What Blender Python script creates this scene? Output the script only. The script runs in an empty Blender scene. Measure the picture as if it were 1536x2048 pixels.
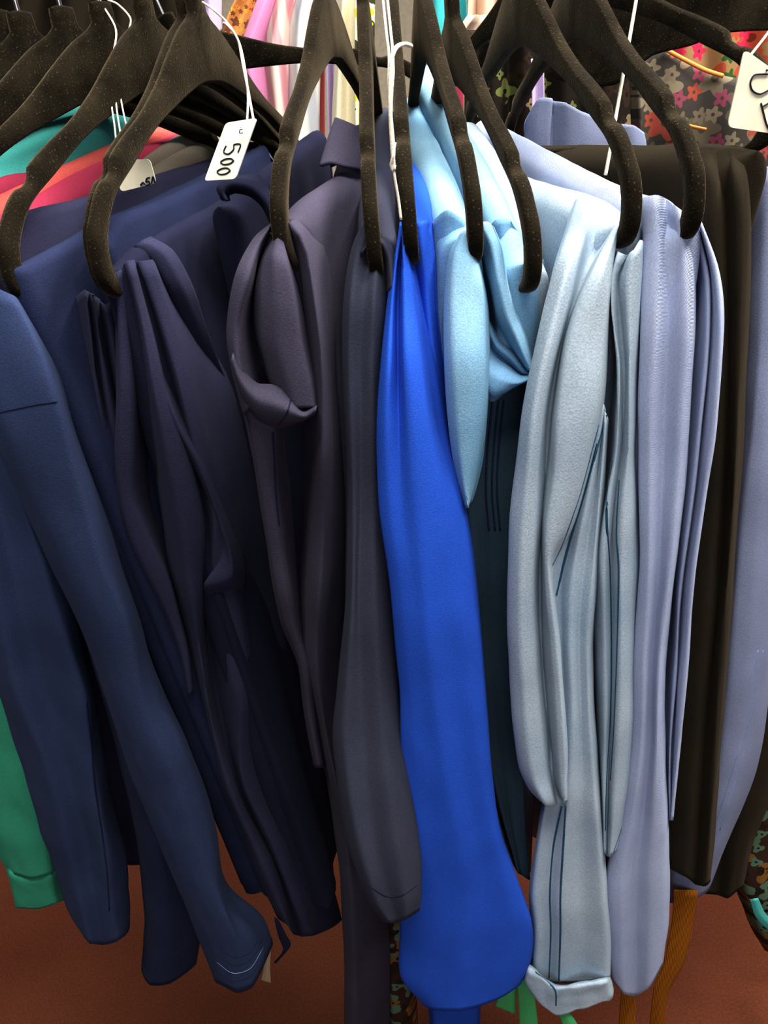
import bpy, bmesh, math, random
from mathutils import Vector, Matrix, noise
from mathutils.bvhtree import BVHTree
random.seed(7)
SC = bpy.context.scene
COL = SC.collection
# ------------------------------------------------------------------ camera frame (photo is 1536 x 2048)
F = 1541.0
Yc = Vector((7, -839, 1541)).normalized()
Zc = -Vector((322, 2836, 1541)); Zc = (Zc - Yc * Zc.dot(Yc)).normalized()
Xc = Yc.cross(Zc)
CAM = Vector((0, -0.72, 1.45))

def ray(px, py):
    c = Vector((px - 768, py - 1024, F))
    return Vector((Xc.dot(c), Yc.dot(c), Zc.dot(c)))

def at(px, py, Y):
    d = ray(px, py)
    return CAM + d * ((Y - CAM.y) / d.y)

def atz(px, py, z):
    d = ray(px, py)
    return CAM + d * ((z - CAM.z) / d.z)

def lerp(a, b, t): return a + (b - a) * t

def table(tab, v):
    if v <= tab[0][0]: return tab[0][1]
    for (a, A), (b, B) in zip(tab, tab[1:]):
        if v <= b:
            t = (v - a) / (b - a); t = t * t * (3 - 2 * t)
            return lerp(A, B, t)
    return tab[-1][1]

def catmull(p0, p1, p2, p3, t):
    return 0.5 * ((2 * p1) + (p2 - p0) * t + (2 * p0 - 5 * p1 + 4 * p2 - p3) * t * t + (3 * p1 - p0 - 3 * p2 + p3) * t ** 3)

def resample(pts, n):
    """smooth curve through pts, n samples evenly spaced along its length"""
    m = len(pts); dense = []
    for i in range(m - 1):
        p0 = pts[i - 1] if i else pts[0] * 2 - pts[1]
        p3 = pts[i + 2] if i + 2 < m else pts[-1] * 2 - pts[-2]
        # limit tangents for uneven spacing
        l = (pts[i + 1] - pts[i]).length + 1e-9
        a = pts[i] - (pts[i] - p0) * min(1, l / ((pts[i] - p0).length + 1e-9))
        b = pts[i + 1] + (p3 - pts[i + 1]) * min(1, l / ((p3 - pts[i + 1]).length + 1e-9))
        for k in range(8): dense.append(catmull(a, pts[i], pts[i + 1], b, k / 8))
    dense.append(pts[-1].copy())
    L = [0]
    for a, b in zip(dense, dense[1:]): L.append(L[-1] + (b - a).length)
    out = []; j = 0
    for i in range(n):
        s = L[-1] * i / (n - 1)
        while j < len(L) - 2 and L[j + 1] < s: j += 1
        t = (s - L[j]) / max(1e-9, L[j + 1] - L[j])
        out.append(dense[j].lerp(dense[j + 1], min(1, max(0, t))))
    return out

# ------------------------------------------------------------------ object helpers
def link(name, me, mat, parent=None, smooth=True):
    o = bpy.data.objects.new(name, me); COL.objects.link(o)
    if mat: me.materials.append(mat)
    if smooth:
        for p in me.polygons: p.use_smooth = True
    if parent:
        o.parent = parent
        off = parent_world(parent)
        for v in me.vertices: v.co -= off
    return o

def parent_world(o):
    v = Vector((0, 0, 0))
    while o:
        v += o.location; o = o.parent
    return v

def mesh(name, verts, faces, mat, parent=None, smooth=True):
    me = bpy.data.meshes.new(name); me.from_pydata([tuple(v) for v in verts], [], faces); me.update()
    return link(name, me, mat, parent, smooth)

def thing(name, label, cat, loc=(0, 0, 0), group=None):
    o = bpy.data.objects.new(name, None); COL.objects.link(o); o.location = loc
    o.empty_display_size = 0.02
    o['label'] = label; o['category'] = cat
    if group: o['group'] = group
    return o

def tag(o, label, cat, group=None):
    o['label'] = label; o['category'] = cat
    if group: o['group'] = group
    return o

def tube_data(pts, r, seg=8, cap=True, flat=1.0):
    V = []; Fc = []
    n = len(pts)
    up = Vector((0.13, 0.2, 1)).normalized()
    for i, p in enumerate(pts):
        d = (pts[min(i + 1, n - 1)] - pts[max(i - 1, 0)]).normalized()
        a = d.cross(up)
        if a.length < 1e-3: a = d.cross(Vector((1, 0, 0)))
        a.normalize(); b = d.cross(a).normalized()
        rr = r(i / (n - 1)) if callable(r) else r
        for k in range(seg):
            t = 2 * math.pi * k / seg
            V.append(p + a * (math.cos(t) * rr) + b * (math.sin(t) * rr * flat))
    for i in range(n - 1):
        for k in range(seg):
            Fc.append((i * seg + k, i * seg + (k + 1) % seg, (i + 1) * seg + (k + 1) % seg, (i + 1) * seg + k))
    if cap:
        Fc.append(tuple(range(seg))[::-1]); Fc.append(tuple((n - 1) * seg + k for k in range(seg)))
    return V, Fc

def join_data(parts):
    V = []; Fc = []
    for v, f in parts:
        o = len(V); V += v; Fc += [tuple(i + o for i in q) for q in f]
    return V, Fc

# ------------------------------------------------------------------ materials
def nodes(name):
    m = bpy.data.materials.new(name); m.use_nodes = True
    nt = m.node_tree; bsdf = nt.nodes['Principled BSDF']
    return m, nt, bsdf

def N(nt, kind, **kw):
    n = nt.nodes.new(kind)
    for k, v in kw.items():
        if k in n.inputs.keys() if isinstance(k, str) else False: n.inputs[k].default_value = v
        else: setattr(n, k, v)
    return n

def ramp(nt, fac, stops):
    r = nt.nodes.new('ShaderNodeValToRGB')
    cr = r.color_ramp
    while len(cr.elements) < len(stops): cr.elements.new(0.5)
    for e, (p, c) in zip(cr.elements, stops):
        e.position = p; e.color = (*c, 1)
    nt.links.new(fac, r.inputs['Fac'])
    return r.outputs['Color']

def srgb(r, g, b):
    f = lambda c: (c / 255 / 12.92) if c / 255 <= 0.04045 else ((c / 255 + 0.055) / 1.055) ** 2.4
    return (f(r), f(g), f(b))

def fabric(name, base, sheen=0.08, twill=0.0, vary=0.18, tint=None, worn=None, rough=1.0, fine=900, grey=0.2):
    soft = lambda c: tuple(lerp(x, 0.3 * c[0] + 0.59 * c[1] + 0.11 * c[2], grey) for x in c)
    base = soft(base); worn = soft(worn) if worn else None
    m, nt, b = nodes(name)
    tc = N(nt, 'ShaderNodeTexCoord')
    n1 = N(nt, 'ShaderNodeTexNoise'); n1.inputs['Scale'].default_value = 9; n1.inputs['Detail'].default_value = 5
    nt.links.new(tc.outputs['Object'], n1.inputs['Vector'])
    lo = tuple(c * (1 - vary) for c in base); hi = tuple(min(1, c * (1 + vary)) for c in base)
    if worn: hi = worn
    c1 = ramp(nt, n1.outputs['Fac'], [(0.3, lo), (0.7, hi)])
    # yarn level speckle
    n2 = N(nt, 'ShaderNodeTexNoise'); n2.inputs['Scale'].default_value = fine; n2.inputs['Detail'].default_value = 2
    nt.links.new(tc.outputs['Object'], n2.inputs['Vector'])
    mix = N(nt, 'ShaderNodeMix', data_type='RGBA', blend_type='MULTIPLY'); mix.inputs[0].default_value = 0.4
    sp = ramp(nt, n2.outputs['Fac'], [(0.3, (0.6, 0.6, 0.6)), (0.7, (1.25, 1.25, 1.25))])
    nt.links.new(c1, mix.inputs[6]); nt.links.new(sp, mix.inputs[7])
    nt.links.new(mix.outputs[2], b.inputs['Base Color'])
    b.inputs['Roughness'].default_value = rough
    b.inputs['Specular IOR Level'].default_value = 0.04
    b.inputs['Sheen Weight'].default_value = sheen
    b.inputs['Sheen Roughness'].default_value = 0.5
    b.inputs['Sheen Tint'].default_value = (*(tint or tuple(min(1, c * 2 + 0.1) for c in base)), 1)
    bump = N(nt, 'ShaderNodeBump'); bump.inputs['Strength'].default_value = 0.25; bump.inputs['Distance'].default_value = 0.001
    if twill:
        mp = N(nt, 'ShaderNodeMapping'); mp.inputs['Rotation'].default_value = (0, 0.9, 0.3)
        nt.links.new(tc.outputs['Object'], mp.inputs['Vector'])
        w = N(nt, 'ShaderNodeTexWave'); w.inputs['Scale'].default_value = twill; w.inputs['Distortion'].default_value = 0.4
        nt.links.new(mp.outputs['Vector'], w.inputs['Vector'])
        nt.links.new(w.outputs['Fac'], bump.inputs['Height']); bump.inputs['Strength'].default_value = 0.5
    else:
        nt.links.new(n2.outputs['Fac'], bump.inputs['Height'])
    nt.links.new(bump.outputs['Normal'], b.inputs['Normal'])
    return m

def plain(name, base, rough=0.6, spec=0.3, metal=0.0):
    m, nt, b = nodes(name)
    tc = N(nt, 'ShaderNodeTexCoord')
    n1 = N(nt, 'ShaderNodeTexNoise'); n1.inputs['Scale'].default_value = 60; n1.inputs['Detail'].default_value = 3
    nt.links.new(tc.outputs['Object'], n1.inputs['Vector'])
    c = ramp(nt, n1.outputs['Fac'], [(0.3, tuple(x * 0.9 for x in base)), (0.7, tuple(min(1, x * 1.08) for x in base))])
    nt.links.new(c, b.inputs['Base Color'])
    b.inputs['Roughness'].default_value = rough; b.inputs['Specular IOR Level'].default_value = spec; b.inputs['Metallic'].default_value = metal
    return m

def velvet():
    m, nt, b = nodes('black_velvet')
    tc = N(nt, 'ShaderNodeTexCoord')
    n1 = N(nt, 'ShaderNodeTexNoise'); n1.inputs['Scale'].default_value = 35; n1.inputs['Detail'].default_value = 6
    nt.links.new(tc.outputs['Object'], n1.inputs['Vector'])
    n2 = N(nt, 'ShaderNodeTexNoise'); n2.inputs['Scale'].default_value = 700; n2.inputs['Detail'].default_value = 4
    nt.links.new(tc.outputs['Object'], n2.inputs['Vector'])
    c1 = ramp(nt, n1.outputs['Fac'], [(0.35, (0.0045, 0.0035, 0.0022)), (0.7, (0.017, 0.013, 0.008))])
    lint = ramp(nt, n2.outputs['Fac'], [(0.62, (0, 0, 0)), (0.72, (0.14, 0.105, 0.055))])
    mx = N(nt, 'ShaderNodeMix', data_type='RGBA', blend_type='ADD'); mx.inputs[0].default_value = 0.45
    nt.links.new(c1, mx.inputs[6]); nt.links.new(lint, mx.inputs[7]); nt.links.new(mx.outputs[2], b.inputs['Base Color'])
    b.inputs['Roughness'].default_value = 0.95; b.inputs['Specular IOR Level'].default_value = 0.05
    b.inputs['Sheen Weight'].default_value = 0.16; b.inputs['Sheen Roughness'].default_value = 0.35
    b.inputs['Sheen Tint'].default_value = (0.75, 0.6, 0.4, 1)
    bump = N(nt, 'ShaderNodeBump'); bump.inputs['Strength'].default_value = 0.6; bump.inputs['Distance'].default_value = 0.001
    nt.links.new(n2.outputs['Fac'], bump.inputs['Height']); nt.links.new(bump.outputs['Normal'], b.inputs['Normal'])
    return m

def floral(name, ground, cols, scale=28, petals=5, size=0.42, leaf=None):
    """flowers with petals scattered over a cloth ground (object X/Z coordinates)"""
    m, nt, b = nodes(name)
    tc = N(nt, 'ShaderNodeTexCoord')
    sx = N(nt, 'ShaderNodeSeparateXYZ'); nt.links.new(tc.outputs['Object'], sx.inputs[0])
    cm = N(nt, 'ShaderNodeCombineXYZ'); nt.links.new(sx.outputs['X'], cm.inputs[0]); nt.links.new(sx.outputs['Z'], cm.inputs[1])
    last = None
    for layer, (sc, offs, sz) in enumerate(((scale, 0.0, size), (scale * 1.7, 3.1, size * 0.8))):
        mp = N(nt, 'ShaderNodeMapping'); mp.inputs['Scale'].default_value = (sc, sc, sc); mp.inputs['Location'].default_value = (offs, offs, 0)
        nt.links.new(cm.outputs[0], mp.inputs['Vector'])
        v = N(nt, 'ShaderNodeTexVoronoi', voronoi_dimensions='2D'); v.inputs['Scale'].default_value = 1.0; v.inputs['Randomness'].default_value = 0.75
        nt.links.new(mp.outputs[0], v.inputs['Vector'])
        sub = N(nt, 'ShaderNodeVectorMath', operation='SUBTRACT'); nt.links.new(mp.outputs[0], sub.inputs[0]); nt.links.new(v.outputs['Position'], sub.inputs[1])
        s2 = N(nt, 'ShaderNodeSeparateXYZ'); nt.links.new(sub.outputs[0], s2.inputs[0])
        an = N(nt, 'ShaderNodeMath', operation='ARCTAN2'); nt.links.new(s2.outputs[1], an.inputs[0]); nt.links.new(s2.outputs[0], an.inputs[1])
        mu = N(nt, 'ShaderNodeMath', operation='MULTIPLY'); nt.links.new(an.outputs[0], mu.inputs[0]); mu.inputs[1].default_value = petals
        co = N(nt, 'ShaderNodeMath', operation='COSINE'); nt.links.new(mu.outputs[0], co.inputs[0])
        ma = N(nt, 'ShaderNodeMath', operation='MULTIPLY_ADD'); nt.links.new(co.outputs[0], ma.inputs[0]); ma.inputs[1].default_value = sz * 0.22; ma.inputs[2].default_value = sz * 0.8
        lt = N(nt, 'ShaderNodeMath', operation='LESS_THAN'); nt.links.new(v.outputs['Distance'], lt.inputs[0]); nt.links.new(ma.outputs[0], lt.inputs[1])
        ce = N(nt, 'ShaderNodeMath', operation='LESS_THAN'); nt.links.new(v.outputs['Distance'], ce.inputs[0]); ce.inputs[1].default_value = sz * 0.2
        sc3 = N(nt, 'ShaderNodeSeparateColor'); nt.links.new(v.outputs['Color'], sc3.inputs[0])
        r = nt.nodes.new('ShaderNodeValToRGB'); r.color_ramp.interpolation = 'CONSTANT'
        while len(r.color_ramp.elements) < len(cols): r.color_ramp.elements.new(0.5)
        for i, c in enumerate(cols): r.color_ramp.elements[i].position = i / len(cols); r.color_ramp.elements[i].color = (*c, 1)
        nt.links.new(sc3.outputs[0], r.inputs[0])
        cc = N(nt, 'ShaderNodeMix', data_type='RGBA'); nt.links.new(ce.outputs[0], cc.inputs[0]); nt.links.new(r.outputs[0], cc.inputs[6]); cc.inputs[7].default_value = (*[x * 0.4 for x in cols[-1]], 1)
        mx = N(nt, 'ShaderNodeMix', data_type='RGBA'); nt.links.new(lt.outputs[0], mx.inputs[0])
        if last is None: mx.inputs[6].default_value = (*ground, 1)
        else: nt.links.new(last, mx.inputs[6])
        nt.links.new(cc.outputs[2], mx.inputs[7]); last = mx.outputs[2]
    nt.links.new(last, b.inputs['Base Color']); b.inputs['Roughness'].default_value = 0.85; b.inputs['Specular IOR Level'].default_value = 0.15
    return m

def stripes(name, a, c, scale=60):
    m, nt, b = nodes(name)
    tc = N(nt, 'ShaderNodeTexCoord')
    w = N(nt, 'ShaderNodeTexWave'); w.inputs['Scale'].default_value = scale; w.inputs['Distortion'].default_value = 0.6
    nt.links.new(tc.outputs['Object'], w.inputs['Vector'])
    nt.links.new(ramp(nt, w.outputs['Fac'], [(0.35, a), (0.75, c)]), b.inputs['Base Color'])
    b.inputs['Roughness'].default_value = 0.85; b.inputs['Specular IOR Level'].default_value = 0.15
    return m

M = {}
M['navy'] = fabric('navy_cotton', srgb(36, 44, 76), twill=0, vary=0.16)
M['navy_b'] = fabric('navy_blue_cotton', srgb(46, 60, 96), vary=0.15)
M['navy_p'] = fabric('purple_navy_cotton', srgb(46, 47, 74), vary=0.14)
M['navy_d'] = fabric('dark_and_shaded_navy_cotton', srgb(30, 32, 56), vary=0.14)  # dark navy cloth; on two seats its tone also stands in for shade
M['ink'] = fabric('ink_navy_cotton', srgb(66, 62, 82), vary=0.14)
M['slate'] = fabric('slate_navy_cotton', srgb(58, 61, 80), vary=0.15)
M['royal'] = fabric('royal_blue_cotton', srgb(30, 88, 204), sheen=0.03, vary=0.12, fine=1100, grey=0.12)
M['sky'] = fabric('sky_blue_chambray', srgb(104, 164, 206), vary=0.14, worn=srgb(136, 184, 214))
M['sky_d'] = fabric('mid_blue_chambray', srgb(92, 150, 196), vary=0.14, worn=srgb(120, 172, 208))
M['chambray'] = fabric('washed_chambray', srgb(148, 172, 196), vary=0.1, worn=srgb(174, 192, 208), fine=700)
M['lav'] = fabric('pale_blue_twill', srgb(160, 174, 214), twill=520, vary=0.08, worn=srgb(172, 186, 222))
M['lav_d'] = fabric('lavender_blue_cotton', srgb(122, 132, 166), vary=0.12)
M['denim'] = fabric('dark_teal_denim', srgb(44, 66, 80), vary=0.2)
M['black'] = fabric('black_brown_jersey', srgb(38, 32, 23), vary=0.2, sheen=0.06, tint=(0.5, 0.4, 0.28))
M['teal'] = fabric('turquoise_cotton', srgb(40, 178, 172), vary=0.12)
M['green'] = fabric('sea_green_cotton', srgb(14, 150, 118), vary=0.14)
M['crimson'] = fabric('crimson_cotton', srgb(168, 34, 76), vary=0.14)
M['coral'] = fabric('coral_red_cotton', srgb(206, 76, 68), vary=0.12)
M['khaki'] = fabric('khaki_grey_cotton', srgb(120, 110, 96), vary=0.12)
M['greyblue'] = fabric('grey_blue_cotton', srgb(78, 86, 116), vary=0.12)
M['velvet'] = velvet()
M['card'] = plain('white_card', srgb(238, 230, 206), 0.5)
M['inkpen'] = plain('black_marker', (0.008, 0.008, 0.02), 0.5)
M['string'] = fabric('white_cotton_string', srgb(232, 222, 200), vary=0.1)
M['thread_teal'] = plain('teal_thread', srgb(28, 78, 104), 0.8)
M['thread_navy'] = plain('navy_thread', srgb(18, 26, 56), 0.8)
M['thread_pale'] = plain('pale_thread', srgb(120, 140, 180), 0.8)
M['amber'] = stripes('amber_ribbed_elastic', srgb(172, 108, 24), srgb(112, 62, 8), 160)
M['ribbon'] = fabric('bright_green_ribbon', srgb(56, 190, 104), vary=0.12)
M['beige'] = fabric('beige_cord', srgb(196, 170, 130), vary=0.1)
M['pink'] = fabric('orchid_pink_cotton', srgb(232, 140, 200), vary=0.08)
M['lilac'] = fabric('pale_lilac_cotton', srgb(190, 168, 214), vary=0.1)
M['cream'] = stripes('cream_pink_stripe', srgb(238, 214, 206), srgb(222, 160, 168), 14)
M['white'] = stripes('white_grey_stripe', srgb(226, 226, 224), srgb(196, 200, 210), 10)
M['ivory'] = fabric('ivory_cotton', srgb(244, 234, 202), vary=0.06)
M['cyan'] = fabric('bright_teal_satin', srgb(0, 178, 188), vary=0.18)
M['taupe'] = fabric('taupe_print_cotton', srgb(170, 150, 134), vary=0.18)
M['mustard'] = floral('mustard_print', srgb(206, 150, 92), [srgb(236, 180, 70), srgb(120, 84, 60), srgb(230, 140, 80)], 60)
M['limeprint'] = floral('lime_print', srgb(240, 232, 196), [srgb(204, 208, 30), srgb(240, 232, 196), srgb(60, 62, 40)], 34, 4, 0.5)
M['floral'] = floral('grey_floral_print', srgb(66, 62, 58), [srgb(150, 68, 70), srgb(118, 106, 90), srgb(126, 116, 98), srgb(150, 72, 58), srgb(98, 90, 76), srgb(134, 66, 86), srgb(112, 102, 86)], 23, 5, 0.5)
M['rose'] = floral('tan_rose_print', srgb(140, 112, 78), [srgb(196, 44, 80), srgb(112, 82, 46), srgb(50, 84, 40), srgb(160, 74, 50)], 20, 5, 0.5)
M['darkprint'] = floral('dark_print', srgb(26, 20, 15), [srgb(96, 104, 58), srgb(44, 32, 24), srgb(120, 104, 80), srgb(40, 28, 20), srgb(60, 60, 84), srgb(40, 28, 20)], 20, 4, 0.3)
M['dusk'] = floral('brown_leaf_print', srgb(52, 34, 26), [srgb(120, 84, 40), srgb(84, 110, 92), srgb(40, 28, 22)], 24, 3, 0.5)
M['pipe'] = plain('orange_piping', srgb(222, 140, 70), 0.6)
M['chrome'] = plain('brushed_steel', (0.5, 0.5, 0.52), 0.3, 0.5, 1.0)
M['peach'] = fabric('peach_print_cotton', srgb(224, 186, 160), vary=0.2)

# ------------------------------------------------------------------ cloth builders
def relax_noise(V, cols, rows, amp, sc, closed, seed):
    """small real wrinkles: push every point along its surface normal"""
    out = [None] * len(V)
    for i in range(rows):
        for j in range(cols):
            jm = (j - 1) % cols if closed else max(0, j - 1); jp = (j + 1) % cols if closed else min(cols - 1, j + 1)
            a = V[i * cols + jp] - V[i * cols + jm]
            b = V[min(rows - 1, i + 1) * cols + j] - V[max(0, i - 1) * cols + j]
            n = a.cross(b)
            p = V[i * cols + j]
            if n.length > 1e-12:
                n.normalize()
                q = Vector((p.x * sc + seed, p.y * sc, p.z * sc * 0.45))
                w = noise.noise(q) + 0.5 * noise.noise(q * 2.1 + Vector((3, 1, 7)))
                p = p + n * (amp * w)
            out[i * cols + j] = p
    return out

def rails3d(rails, base, rows, tail=0):
    out = []
    for r in rails:
        d = 0.0; pts = []
        for q in r:
            if len(q) > 2: d = q[2]
            pts.append(at(q[0], q[1], table(base, q[1]) + d * 0.01))
        if tail: pts.append(pts[-1] - Vector((0, 0, tail)))
        out.append(resample(pts, rows))
    return out

def cloth(name, mat, parent, rails, base, depth=None, rows=70, sub=5, amp=0.0012, sc=22, seed=0, thick=0.0012, crisp=0.4, tail=0):
    """sheet lofted through fold lines; depth (m) closes it into a flattened sleeve"""
    R = rails3d(rails, base, rows, tail)
    closed = depth is not None
    if closed:
        n = len(R); back = []
        for f, dd in ((0.12, 0.55), (0.5, 1.0), (0.88, 0.55)):
            back.append([R[-1][i].lerp(R[0][i], f) + Vector((0, depth * dd + (max(R[-1][i].y, R[0][i].y) - lerp(R[-1][i].y, R[0][i].y, f)) * 1.0, 0)) for i in range(rows)])
        R = R + back
    n = len(R); V = []
    cols = n * sub if closed else (n - 1) * sub + 1
    for i in range(rows):
        for j in range(n if closed else n - 1):
            g = lambda k: R[k % n][i] if closed else R[max(0, min(n - 1, k))][i]
            p0, p1, p2, p3 = g(j - 1), g(j), g(j + 1), g(j + 2)
            l = (p2 - p1).length + 1e-9
            a = p1 - (p1 - p0) * min(1, 1.3 * l / ((p1 - p0).length + 1e-9)); b = p2 + (p3 - p2) * min(1, 1.3 * l / ((p3 - p2).length + 1e-9))
            for k in range(sub): V.append(catmull(a, p1, p2, b, k / sub).lerp(p1.lerp(p2, k / sub), crisp))
        if not closed: V.append(R[-1][i].copy())
    V = relax_noise(V, cols, rows, amp * 1.5, sc, closed, seed)
    Fc = []
    for i in range(rows - 1):
        for j in range(cols if closed else cols - 1):
            k = (j + 1) % cols
            Fc.append((i * cols + j, (i + 1) * cols + j, (i + 1) * cols + k, i * cols + k))
    o = mesh(name, V, Fc, mat, parent)
    if thick:
        s = o.modifiers.new('cloth_thickness', 'SOLIDIFY'); s.thickness = thick; s.offset = 0
    return o

def drape(name, mat, parent, ridge, drop, half=0.016, top=0.008, folds=0.006, seed=0, rows=26, near=0.02, freq=22, lean=0.0, raw=False, rec=0.11):
    """cloth folded over the trouser bar: ridge = (px, py, Y) from near end to far end, both flaps hang by drop"""
    P = ridge if raw else [at(*q) for q in ridge]
    S = resample(P, 30)
    d0 = (S[0] - S[1]); d0.z = 0; d0.normalize()
    st = [(S[0] + d0 * near * math.sin(a), math.cos(a), d0) for a in (math.pi / 2, 1.3, 1.0, 0.65, 0.3)]
    for i, p in enumerate(S):
        d = S[max(0, i - 1)] - S[min(len(S) - 1, i + 1)]; d.z = 0
        st.append((p, 1.0, d.normalized()))
    d1 = st[-1][2]
    st += [(S[-1] - d1 * 0.01 * math.sin(a), math.cos(a), d1) for a in (0.6, 1.2, math.pi / 2)]
    prof = []
    for k in range(rows + 1):
        t = k / rows
        if t < 0.25:
            a = t / 0.25 * math.pi / 2
            prof.append((top * math.sin(a), -top * (1 - math.cos(a))))
        else:
            q = ((t - 0.25) / 0.75)
            prof.append((lerp(top, half, min(1, q * 3) ** 0.7), -top - (drop - top) * q ** 1.25))
    full = [(-l, w) for l, w in reversed(prof[1:])] + prof
    cols = len(full); V = []
    ns = len(st)
    for si, (p, s, d) in enumerate(st):
        nr = Vector((-d.y, d.x, 0))
        if nr.x < 0: nr = -nr
        u = p.y
        for l, w in full:
            sd = 1 if l > 0 else -1
            f = folds * min(1, -w / 0.12) * (noise.noise(Vector((u * freq + seed * 7.3 + sd * 11, w * 1.6, seed))) * 1.6) if w < -0.004 else 0
            V.append(p + nr * ((l + sd * f) * max(s, 0.0) + lean * w) + Vector((0, 0, w)) - d * (rec * (-w) * max(0, 1 - si / (ns * .6)) ))
    V = relax_noise(V, cols, len(st), 0.0008, 26, False, seed)
    Fc = []
    for i in range(len(st) - 1):
        for j in range(cols - 1):
            Fc.append((i * cols + j, i * cols + j + 1, (i + 1) * cols + j + 1, (i + 1) * cols + j))
    return mesh(name, V, Fc, mat, parent)

def bvh_of(objs):
    V = []; Fc = []
    for o in objs:
        off = parent_world(o); k = len(V)
        V += [v.co + off for v in o.data.vertices]; Fc += [tuple(i + k for i in p.vertices) for p in o.data.polygons]
    return BVHTree.FromPolygons(V, Fc)

def stitch(name, objs, path, mat, parent, r=0.0007, lift=0.0009, n=60):
    """a line of thread laid on the surface of the given cloth along a traced path"""
    t = bvh_of(objs); pts = resample([Vector((x, y, 0)) for x, y in path], n); out = []
    for p in pts:
        d = ray(p.x, p.y).normalized()
        h = t.ray_cast(CAM, d)
        if h[0] is not None: out.append(h[0] - d * lift)
    if len(out) < 4: return None
    # drop outliers that jump behind a fold
    good = [out[0]]
    for q in out[1:]:
        if (q - good[-1]).length < 0.05: good.append(q)
    if len(good) < 4: return None
    V, Fc = tube_data(good, r, 6)
    return mesh(name, V, Fc, mat, objs[0])

# ------------------------------------------------------------------ hangers
OUT = [(0.010, 1.534), (0.0105, 1.522), (0.017, 1.517), (0.036, 1.509), (0.062, 1.494), (0.090, 1.4765), (0.125, 1.458), (0.155, 1.446), (0.173, 1.438), (0.181, 1.433),
       (0.1845, 1.4255), (0.190, 1.4235), (0.197, 1.4225), (0.207, 1.4165), (0.218, 1.406), (0.2285, 1.394), (0.233, 1.378), (0.232, 1.363), (0.224, 1.351), (0.210, 1.3445), (0.19, 1.343)]
INN = [(0.0, 1.471), (0.02, 1.4695), (0.044, 1.4635), (0.08, 1.452), (0.121, 1.4375), (0.157, 1.421), (0.187, 1.407), (0.202, 1.394), (0.211, 1.380), (0.2105, 1.366), (0.203, 1.3575), (0.19, 1.356)]

def hanger_mesh():
    """flat flocked hanger outline with an open centre, rounded over its thickness"""
    def smooth(poly, n): return [(p.x, p.y) for p in resample([Vector((a, b, 0)) for a, b in poly], n)]
    o = OUT[:10] + OUT[10:]
    half_out = OUT
    outer = [(-u, w) for u, w in reversed(half_out)] + half_out           # left bar bottom ... right bar bottom
    ih = INN
    inner = [(-u, w) for u, w in reversed(ih)] + ih[1:]
    bm = bmesh.new()
    def ring(pts, y): return [bm.verts.new((p[0], y, p[1])) for p in pts]
    T = 0.0046
    def normals(pts):
        out = []
        m = len(pts)
        for i in range(m):
            a = Vector(pts[(i + 1) % m]) - Vector(pts[i - 1]); n = Vector((a.y, -a.x))
            out.append(n.normalized() if n.length > 1e-9 else Vector((0, 0)))
        return out
    def loops(pts, sgn):
        nr = normals(pts); L = []
        for y, ins in ((-T, 0.0058), (-T * 0.75, 0.0042), (0, 0.0036), (T * 0.75, 0.0042), (T, 0.0058)):
            L.append(ring([(p[0] + n.x * (ins - .0036 * max(0, 1 - abs(p[0]) / .1)) * sgn, p[1] + n.y * (ins - .0036 * max(0, 1 - abs(p[0]) / .1)) * sgn) for p, n in zip(pts, nr)], y))
        for a, b in zip(L, L[1:]):
            m = len(a)
            for i in range(m): bm.faces.new((a[i], a[(i + 1) % m], b[(i + 1) % m], b[i]))
        return L
    so = []
    # refine outlines
    outer_s = smooth(outer, 110); inner_s = smooth(inner, 90)
    Lo = loops(outer_s, 1); Li = loops(inner_s, -1)
    for k, fl in ((0, 1), (-1, -1)):
        edges = []
        for Lp in (Lo[k], Li[k]):
            for i in range(len(Lp)):
                e = bm.edges.get((Lp[i], Lp[(i + 1) % len(Lp)]))
                if e is None: e = bm.edges.new((Lp[i], Lp[(i + 1) % len(Lp)]))
                edges.append(e)
        bmesh.ops.triangle_fill(bm, edges=edges, use_beauty=True)
    bmesh.ops.recalc_face_normals(bm, faces=bm.faces)
    me = bpy.data.meshes.new('frame'); bm.to_mesh(me); bm.free()
    return me

def build_hanger():
    root = thing('clothes_hanger', 'x', 'hanger', (0, 0, 1.51), 'black velvet hangers')
    me = hanger_mesh()
    f = link('frame', me, M['velvet'], root, smooth=True)
    e = f.modifiers.new('edges', 'EDGE_SPLIT'); e.split_angle = math.radians(50)
    hk = []
    for i in range(25):
        a = -0.35 + i / 24 * 4.1
        hk.append(Vector((0.0, 0.0, 0)) + Vector((math.sin(math.pi + a * 1.0) * 0.021, 0, 1.600 - math.cos(a + math.pi) * -0.021)))
    stem = [Vector((0, 0, 1.522)), Vector((0, 0, 1.555)), Vector((0, 0, 1.568)), Vector((0.004, 0, 1.577))]
    circ = []
    for i in range(20):
        a = math.radians(-75 + i * 13)
        circ.append(Vector((0.021 * math.cos(a), 0, 1.600 + 0.021 * math.sin(a))))
    V, Fc = tube_data(resample(stem + circ, 40), 0.0018, 8)
    mesh('hook', V, Fc, M['chrome'], root)
    # flat bar that carries the trousers (runs between the two arm ends)
    pts = [Vector((-0.197 + 0.394 * i / 20, 0, 1.3495)) for i in range(21)]
    V, Fc = tube_data(pts, 0.0048, 10)
    mesh('trouser_bar', V, Fc, M['velvet'], root)
    return root

def dup(root, label):
    r = root.copy(); COL.objects.link(r); r['label'] = label
    for ch in list(root.children):
        c = ch.copy(); COL.objects.link(c); c.parent = r
    return r

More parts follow.
